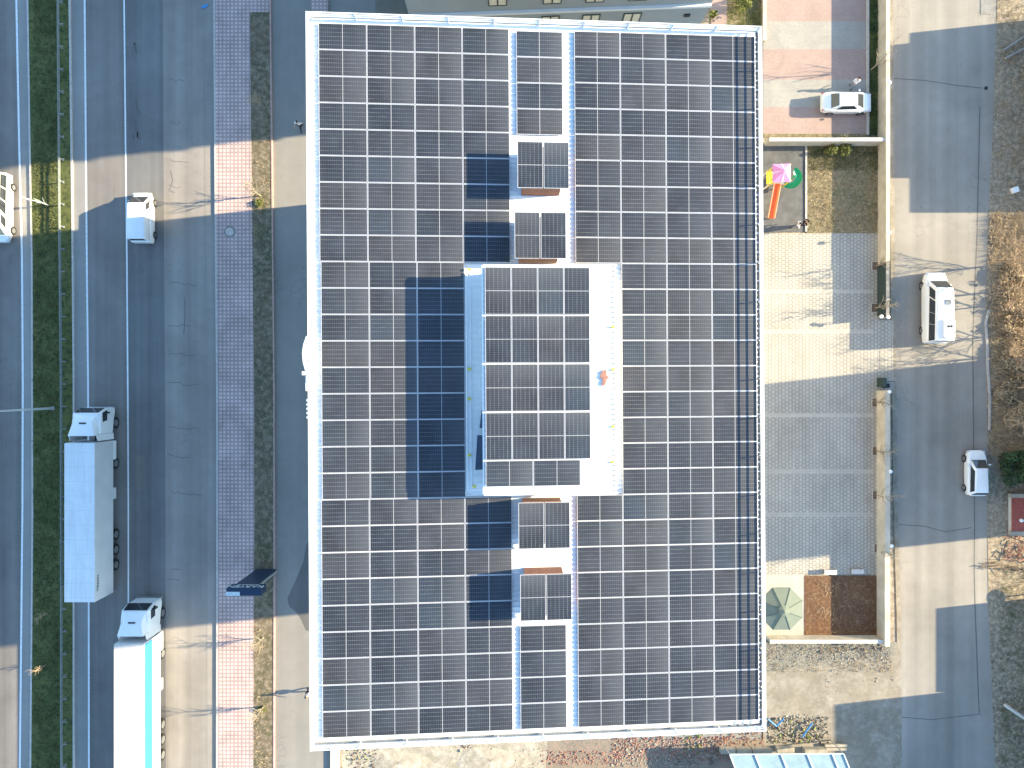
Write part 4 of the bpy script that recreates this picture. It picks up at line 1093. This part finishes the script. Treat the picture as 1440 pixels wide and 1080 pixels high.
# delivery van, nose up
vn=[(-2.2,.80,.42,1.1,.08),(-2.12,.88,.32,1.12,.12),(-1.2,.91,.25,1.12,.12),(.6,.91,.25,1.1,.15),(1.3,.90,.25,1.08,.2),(1.8,.84,.28,1.0,.2),(2.12,.72,.34,.84,.18),(2.24,.55,.42,.7,.1)]
s=car('delivery_van','white windowless delivery van driving in the sunlit gap of the highway','van',(-32.72,14.7,0),0,4.45,1.85,vn,(-2.14,1.85,.89,1.0,-2.06,1.02,.83,1.98),[(.76,.93,.15,.75)],(-1.45,1.4),.33,front=(.04,.96,.08,.92),rear=(.12,.88,.4,.85),zb=1.0,headz=.72,bw=.12)
MB().box(-.75,-1.95,1.975,.75,-1.91,1.995).build('roof_rib',M['paint_white'],s); 
# far-left passenger van, nose down
fv=[(-3.0,.80,.42,1.1,.08),(-2.92,.9,.32,1.12,.12),(-1.2,.94,.25,1.12,.12),(1.0,.94,.25,1.12,.15),(1.9,.92,.25,1.08,.2),(2.5,.86,.28,1.0,.2),(2.9,.74,.34,.84,.18),(3.02,.55,.42,.7,.1)]
s=car('passenger_van','white van with side windows at the left edge on the far carriageway','van',(-45.35,15.6,0),math.pi,6.0,1.92,fv,(-2.95,2.5,.92,1.05,-2.85,1.6,.85,2.1),[(.04,.26,.15,.8),(.28,.48,.15,.8),(.50,.70,.15,.8),(.76,.92,.12,.7)],(-1.9,1.95),.36,zb=1.05,headz=.75,bw=.14)

def lorry(label, loc, trailer_side, top, stripe=None, textmark=None):
    t=thing('articulated_lorry',label,'lorry',loc,0,'articulated lorries on the highway')
    # origin: front bumper centre, nose +Y
    # chassis
    MB().box(-.42,-5.9,.75,.42,-.6,1.0).build('chassis',M['black'],t)
    cs=[(-2.18,1.20,1.0,3.0,.12),(-1.2,1.24,.9,3.05,.15),(-.35,1.22,.62,2.9,.18),(-.06,1.14,.5,2.2,.22),(0.03,1.02,.5,1.5,.2)]
    MB().loft(cs,5).build('cab',M['paint_white'],t,True)
    F=frustum(-2.15,-.05,1.14,2.1,-2.12,-.42,1.10,3.1); cabt=fr_mesh(F,MB()).build('cab_top',M['paint_white'],t,True,bevel=.06)
    pane(F,'front',.05,.95,-.05,.82,t,'windscreen',off=.06)
    pane(F,'right',.52,.93,-.05,.6,t,'side_window',off=.13); pane(F,'left',.07,.48,-.05,.6,t,'side_window',off=.13)
    # roof air deflector: narrow in front, wide at back
    vs=[Vector(p) for p in ((-1.18,-2.18,3.05),(1.18,-2.18,3.05),(.95,-.5,3.05),(-.95,-.5,3.05),(-1.12,-2.3,3.78),(1.12,-2.3,3.78),(.72,-1.15,3.45),(-.72,-1.15,3.45))]
    MB().add(vs,[(0,3,2,1),(4,5,6,7),(0,1,5,4),(1,2,6,5),(2,3,7,6),(3,0,4,7)]).build('wind_deflector',M['paint_white'],t,True,bevel=.05)
    MB().box(-.3,-1.28,3.50,.3,-1.16,3.53).build('roof_vent',M['black'],t)
    for sx in (-1,1):
        vs=[Vector((sx*1.17,-2.2,.9)),Vector((sx*1.2,-2.75,.9)),Vector((sx*1.2,-2.75,3.3)),Vector((sx*1.17,-2.2,3.55))]
        vs+= [v+Vector((-sx*.04,0,0)) for v in vs]
        MB().add(vs,[(0,1,2,3),(7,6,5,4),(0,4,5,1),(1,5,6,2),(2,6,7,3),(3,7,4,0)]).build('side_fairing',M['paint_white'],t)
        MB().box(sx*1.27-.06,-.45,1.9,sx*1.27+.16 if sx>0 else sx*1.27+.06,-.3,2.6).build('mirror',M['black'],t)
        MB().box(min(sx*.75,sx*1.2),-4.6,.45,max(sx*.75,sx*1.2),-2.9,1.05).build('fuel_tank',M['box_white'],t,bevel=.08)
        for y in (-1.35,-4.95): wheel(t,sx*1.02,y,.5,.32)
        light(t,'headlight',sx*.9,-.0,.8,.4,.12,.22,'lamp_glass')
    light(t,'bumper',0,.03,.5,2.2,.14,.3,'grey_plastic')
    y1=-2.86; y0=y1-13.4
    b=MB().box(-1.27,y0,1.1,1.27,y1,3.9).build('trailer_box',M[trailer_side],t,bevel=.03)
    MB().box(-1.265,y0+.03,3.9,1.265,y1-.03,3.93).build('trailer_roof',M[top],t)
    if stripe:
        for sx in (-1,1):
            xa=sx*1.272; MB().box(min(xa,xa+sx*.008),y0+.04,2.55,max(xa,xa+sx*.008),y1-.04,3.82).build('side_stripe',M[stripe],t)
    MB().box(-.5,y0+.2,.85,.5,y1-1.5,1.1).build('trailer_frame',M['black'],t)
    for y in (y0+2.3,y0+3.65,y0+5.0):
        for sx in (-1,1): wheel(t,sx*1.02,y,.5,.34)
    MB().box(-1.2,y0-.06,.45,1.2,y0,.7).build('rear_bumper',M['grey_plastic'],t)
    for sx in (-1,1):
        MB().box(min(sx*.9,sx*1.2),y1-5.2,.5,max(sx*.9,sx*1.2),y1-4.2,1.0).build('pallet_box',M['box_side'],t,bevel=.03)
        light(t,'tail_light',sx*1.05,y0-.08,.6,.3,.06,.12,'red_lamp')
    if textmark:
        text_mesh('lettering',textmark,.42,M['navy'],t, Matrix.Translation((1.285,y0+1.5,3.45)) @ Matrix.Rotation(math.pi/2,4,'Z') @ Matrix.Rotation(math.pi/2,4,'X'),.004)
    return t
lorry('white lorry with long white box trailer in the shaded inner lane',(-36.36,-2.1,0),'box_side','trailer_top',None,'TIRSAN')
lorry('lorry with cream trailer roof and blue side stripe at the bottom',(-32.2,-19.0,0),'box_side','trailer_canvas','box_blue')

# ------------------------------------------------------------------ playground
pg = thing('play_tower','play tower with pink roof, orange slide and green spiral slide','playground set',G(1097,252))
c=G(1097,252)
def rp(px,py,h):
    p=G(px,py,h); return Vector((p.x-c.x,p.y-c.y,h))
A=rp(1086,231,2.7);B=rp(1111.5,230,2.7);C=rp(1112,256,2.7);D=rp(1087,256,2.7); T=(A+B+C+D)/4+Vector((0,0,.75))
for k,(a,b,mm) in enumerate(((A,B,'pink'),(B,C,'pink_pale'),(C,D,'pink'),(D,A,'pink'))):
    e=(a+b)/2; MB().add([a,b,T],[(0,1,2)]).build('roof',M[mm],pg,recalc=False)
    MB().add([a.lerp(b,.42)+Vector((0,0,.02)),a.lerp(b,.58)+Vector((0,0,.02)),T+Vector((0,0,.03))],[(0,1,2)]).build('roof_trim',M['pink_pale' if mm=='pink' else 'pink'],pg,recalc=False)
for p in (A,B,C,D): MB().tube((p.x*.85,p.y*.85,0),(p.x*.85,p.y*.85,2.7),.05,.05,8).build('post',M['yellow'],pg)
MB().box(A.x*.85,D.y*.85,1.2,B.x*.85,A.y*.85,1.28).build('platform',M['grey_plastic'],pg)
# orange slide
m=MB(); a=rp(1093,258,1.35); b=rp(1084,307,.25); d=(b-a).normalized(); q=Vector((-d.y,d.x,0)).normalized()*.26
vs=[a-q,a+q,b+q,b-q]; t_=Vector((0,0,-.04)); m.add(vs+[v+t_ for v in vs],[(0,1,2,3),(7,6,5,4),(0,4,5,1),(1,5,6,2),(2,6,7,3),(3,7,4,0)])
sl=m.build('slide',M['orange'],pg)
for s_ in (-1,1):
    MB().tube(a+q*s_*1.1+Vector((0,0,.1)),b+q*s_*1.1+Vector((0,0,.1)),.055,.055,8).build('side_rail',M['orange_edge'],sl)
MB().tube((b.x,b.y,0),b,.04,.04,6).build('foot',M['yellow'],sl)
# green spiral
m=MB(); cc=rp(1111,257,0); vs=[];fs=[];N=26
for i in range(N+1):
    a=R(80)-R(300)*i/N; z=1.25-1.0*i/N
    for r_,dz in ((.30,.0),(.55,-.06),(.80,.0),(.86,.2)): vs.append((cc.x-.25+math.cos(a)*r_,cc.y+.1+math.sin(a)*r_,z+dz))
for i in range(N):
    for j in range(3): fs.append((i*4+j,i*4+j+1,(i+1)*4+j+1,(i+1)*4+j))
MB().add(vs,fs).build('spiral_slide',M['green'],pg,True,recalc=False)
MB().tube((cc.x-.25,cc.y+.1,0),(cc.x-.25,cc.y+.1,2.0),.07,.07,8).build('centre_post',M['green'],pg)
p0_=rp(1078,240,1.3);p1_=rp(1086,259,1.3); MB().box(p0_.x,p1_.y,1.22,p1_.x,p0_.y,1.3).build('side_panel',M['yellow'],pg)
for (x0,y0,x1,y1) in ((1071,250,1080,240),(1071,268,1083,258)):
    MB().tube(rp(x0,y0,.1),rp(x1,y1,1.3),.05,.05,6).build('climbing_bar',M['white_metal'],pg)
# parasol
pu=G(1100,857,2.6); um=thing('parasol','large green eight sided parasol beside the vegetable plot','parasol',(pu.x,pu.y,0))
N=8; Rr_=1.95; vs=[(0,0,3.1)]
m=MB()
ring=[Vector((math.cos(R(22.5+45*i))*Rr_,math.sin(R(22.5+45*i))*Rr_,2.45)) for i in range(N)]; top=Vector((0,0,3.05))
for i in range(N):
    a,b=ring[i],ring[(i+1)%N]; m.add([top,a,b,a+Vector((0,0,-.14)),b+Vector((0,0,-.14))],[(0,1,2),(1,3,4,2)])
can=m.build('canopy',M['umbrella'],um,recalc=False)
for i in range(N): MB().tube(top+Vector((0,0,.015)),ring[i]+Vector((0,0,.015)),.022,.022,5).build('rib',M['umbrella_dark'],um)
MB().tube((0,0,0),(0,0,3.05),.04,.04,8).build('pole',M['wood'],um)
m=MB(); 
for i in range(N):
    a,b=ring[i]*.26,ring[(i+1)%N]*.26; a.z=b.z=3.02; m.add([Vector((0,0,3.2)),a,b],[(0,1,2)])
m.build('vent_cap',M['umbrella'],um,recalc=False)
# two benches
for k,(x,y,w) in enumerate(((1165,803,'left one in the sun'),(1203,802,'right one in the wall shade'))):
    b=thing('bench','low pale bench above the vegetable plot, '+w,'bench',G(x,y),0,'pale benches by the vegetable plot')
    MB().box(-.55,-.2,.42,.55,.2,.47).build('seat',M['white_wall'],b)
    for sx in (-1,1): MB().box(sx*.45-.04,-.17,0,sx*.45+.04,.17,.42).build('leg',M['concrete'],b)

# ------------------------------------------------------------------ people
def skin_mesh(name, verts, edges, radii, mat, parent, sub=2, root=0):
    me=bpy.data.meshes.new(name+'_sk'); me.from_pydata(verts,edges,[]); o=bpy.data.objects.new(name+'_sk',me); COL.objects.link(o)
    sk=o.modifiers.new('s','SKIN'); sk.use_smooth_shade=True
    for i,r in enumerate(radii):
        me.skin_vertices[0].data[i].radius=(r,r) if not isinstance(r,tuple) else r
        me.skin_vertices[0].data[i].use_root=(i==root)
    ss=o.modifiers.new('d','SUBSURF'); ss.levels=sub; ss.render_levels=sub
    bpy.context.view_layer.update()
    m2=bpy.data.meshes.new_from_object(o.evaluated_get(bpy.context.evaluated_depsgraph_get()))
    bpy.data.objects.remove(o); m2.materials.clear(); m2.materials.append(mat); m2.name=name
    q=bpy.data.objects.new(name,m2); COL.objects.link(q)
    if parent: q.parent=parent
    return q
def person(label, px, py, rotz, shirt, trousers, step=.22, armf=.25, bend=0.0, h=1.72):
    s=h/1.72; t=thing('person',label,'person',G(px,py),rotz)
    P=lambda *a: (a[0]*s,a[1]*s,a[2]*s)
    bx=bend
    J=dict(pel=P(0,0,.95),sp=P(0,.02+bx*.3,1.12),ch=P(0,.02+bx*.8,1.34),nk=P(0,.03+bx,1.47),hb=P(0,.06+bx*1.1,1.56),ht=P(0,.05+bx*1.15,1.68))
    vs=[];rd=[];ed=[];idx={}
    def add(n,p,r,par=None):
        idx[n]=len(vs); vs.append(p); rd.append(r*s if not isinstance(r,tuple) else (r[0]*s,r[1]*s))
        if par: ed.append((idx[par],idx[n]))
    add('pel',J['pel'],(.15,.11)); add('sp',J['sp'],(.13,.10),'pel'); add('ch',J['ch'],(.15,.11),'sp'); add('nk',J['nk'],.055,'ch'); add('hb',J['hb'],(.085,.095),'nk'); add('ht',J['ht'],.07,'hb')
    legs={}
    for sx,f in ((-1,step),(1,-step)):
        k='L' if sx<0 else 'R'
        add('hip'+k,P(sx*.1,0,.88),.09,'pel'); add('kn'+k,P(sx*.11,f*.6+.04,.48),.055,'hip'+k); add('an'+k,P(sx*.11,f,.09),.038,'kn'+k); add('to'+k,P(sx*.12,f+.17,.035),.035,'an'+k)
        g=-f*armf/step
        add('sh'+k,P(sx*.19,.02+bx*.85,1.39),.06,'ch'); add('el'+k,P(sx*.25,g*.5+bx*.9,1.12),.042,'sh'+k); add('wr'+k,P(sx*.26,g+.12+bx*.9,.90),.028,'el'+k)
        add('pa'+k,P(sx*.26,g+.15+bx*.9,.83),.032,'wr'+k)
        for q in range(4): add('f%d%s'%(q,k),P(sx*(.235+.016*q),g+.155+bx*.9+.012*q,.745+(.006,0,.004,.018)[q]),.009,'pa'+k)
        add('th'+k,P(sx*.22,g+.18+bx*.9,.80),.010,'wr'+k)
    body=skin_mesh('body',vs,ed,rd,M['skin'],t,1)
    # clothes
    def sub(names,rad,mat,nm,pairs):
        v=[vs[idx[n]] for n in names]; e=[(names.index(a),names.index(b)) for a,b in pairs]
        r=[((rd[idx[n]][0]+rad,rd[idx[n]][1]+rad) if isinstance(rd[idx[n]],tuple) else rd[idx[n]]+rad) for n in names]
        skin_mesh(nm,v,e,r,mat,t,1)
    sub(['pel','sp','ch','shL','elL','shR','elR'],.022,shirt,'shirt',[('pel','sp'),('sp','ch'),('ch','shL'),('shL','elL'),('ch','shR'),('shR','elR')])
    sub(['pel','hipL','knL','anL','hipR','knR','anR'],.02,trousers,'trousers',[('pel','hipL'),('hipL','knL'),('knL','anL'),('pel','hipR'),('hipR','knR'),('knR','anR')])
    hb=J['hb']; ht=J['ht']
    MB().ball((ht[0],ht[1]-.015,ht[2]-.005),.095*s,12,8,(.95,1.05,.85)).build('hair',M['hair'],t,True)
    fy=hb[1]+.10*s
    for sx in (-1,1):
        MB().ball((sx*.032*s,fy-.012,hb[2]+.03),.011*s,8,6).build('eye',M['black'],t); MB().ball((sx*.088*s,hb[1],hb[2]+.02),.022*s,8,6,(.5,1,1.3)).build('ear',M['skin'],t)
    MB().ball((0,fy,hb[2]+.0),.016*s,8,6,(.8,1,1.4)).build('nose',M['skin'],t); MB().ball((0,fy-.01,hb[2]-.04),.018*s,8,6,(1.3,.6,.4)).build('mouth',M['red_cloth'],t)
    for k,sx,f in (('L',-1,step),('R',1,-step)):
        MB().ball((sx*.115*s,(f+.07)*s,.05),.07*s,10,6,(.75,1.9,.7)).build('shoe',M['black'],t,True)
    return t
person('person in white top and dark trousers walking on the shaded service road',425,180,R(150),M['cloth_white'],M['cloth_dark'],.3,.35)
person('person in a white top at the left eave casting a long shadow',437,969,R(200),M['cloth_white'],M['cloth_dark'],.2,.25)
person('person in pale shirt bending beside the white sedan',1195,124,R(-20),M['cloth_white'],M['cloth_grey'],.2,.3,.18)
person('person in white top standing at the lower edge of the playground',1116,320,R(70),M['cloth_white'],M['cloth_grey'],.15,.3)
person('person in black clothes standing at the lower edge of the playground',1126,317,R(-110),M['cloth_dark'],M['cloth_dark'],.15,.3)

# ------------------------------------------------------------------ light, sky, camera
EL = math.atan(.36); sdir = Vector((1, .11, 0)).normalized()
sv = Vector((sdir.x*math.cos(EL), sdir.y*math.cos(EL), math.sin(EL)))
sun = bpy.data.lights.new('sun','SUN'); sun.energy=5.0; sun.angle=R(.53); sun.color=(1.0,.84,.56)
so = bpy.data.objects.new('sun',sun); COL.objects.link(so); so.rotation_euler = sv.to_track_quat('Z','Y').to_euler()
w = bpy.data.worlds.new('World'); scene.world=w; w.use_nodes=True; nt=w.node_tree
sky = nt.nodes.new('ShaderNodeTexSky'); sky.sky_type='NISHITA'; sky.sun_disc=False; sky.sun_elevation=EL
sky.sun_rotation = math.atan2(sv.x, sv.y); sky.air_density=1.0; sky.dust_density=.6; sky.ozone_density=1.5
bg = nt.nodes['Background']; 
mx = nt.nodes.new('ShaderNodeMix'); mx.data_type='RGBA'; mx.blend_type='MULTIPLY'; mx.inputs[0].default_value=1
nt.links.new(sky.outputs[0], mx.inputs[6]); mx.inputs[7].default_value=(.84,1.0,1.07,1)   # camera white balance for the blue shade
nt.links.new(mx.outputs[2], bg.inputs[0]); bg.inputs[1].default_value=.14
cam = bpy.data.cameras.new('camera'); co=bpy.data.objects.new('camera',cam); COL.objects.link(co)
co.location=(0,0,CAMH); co.rotation_euler=(0,0,0); cam.sensor_width=36; cam.lens=25.0; cam.clip_end=1000; cam.clip_start=.5
scene.camera=co
vs_=scene.view_settings; vs_.view_transform='Standard'; vs_.look='None'; vs_.exposure=1.9; vs_.gamma=1
scene.cycles.max_bounces=6
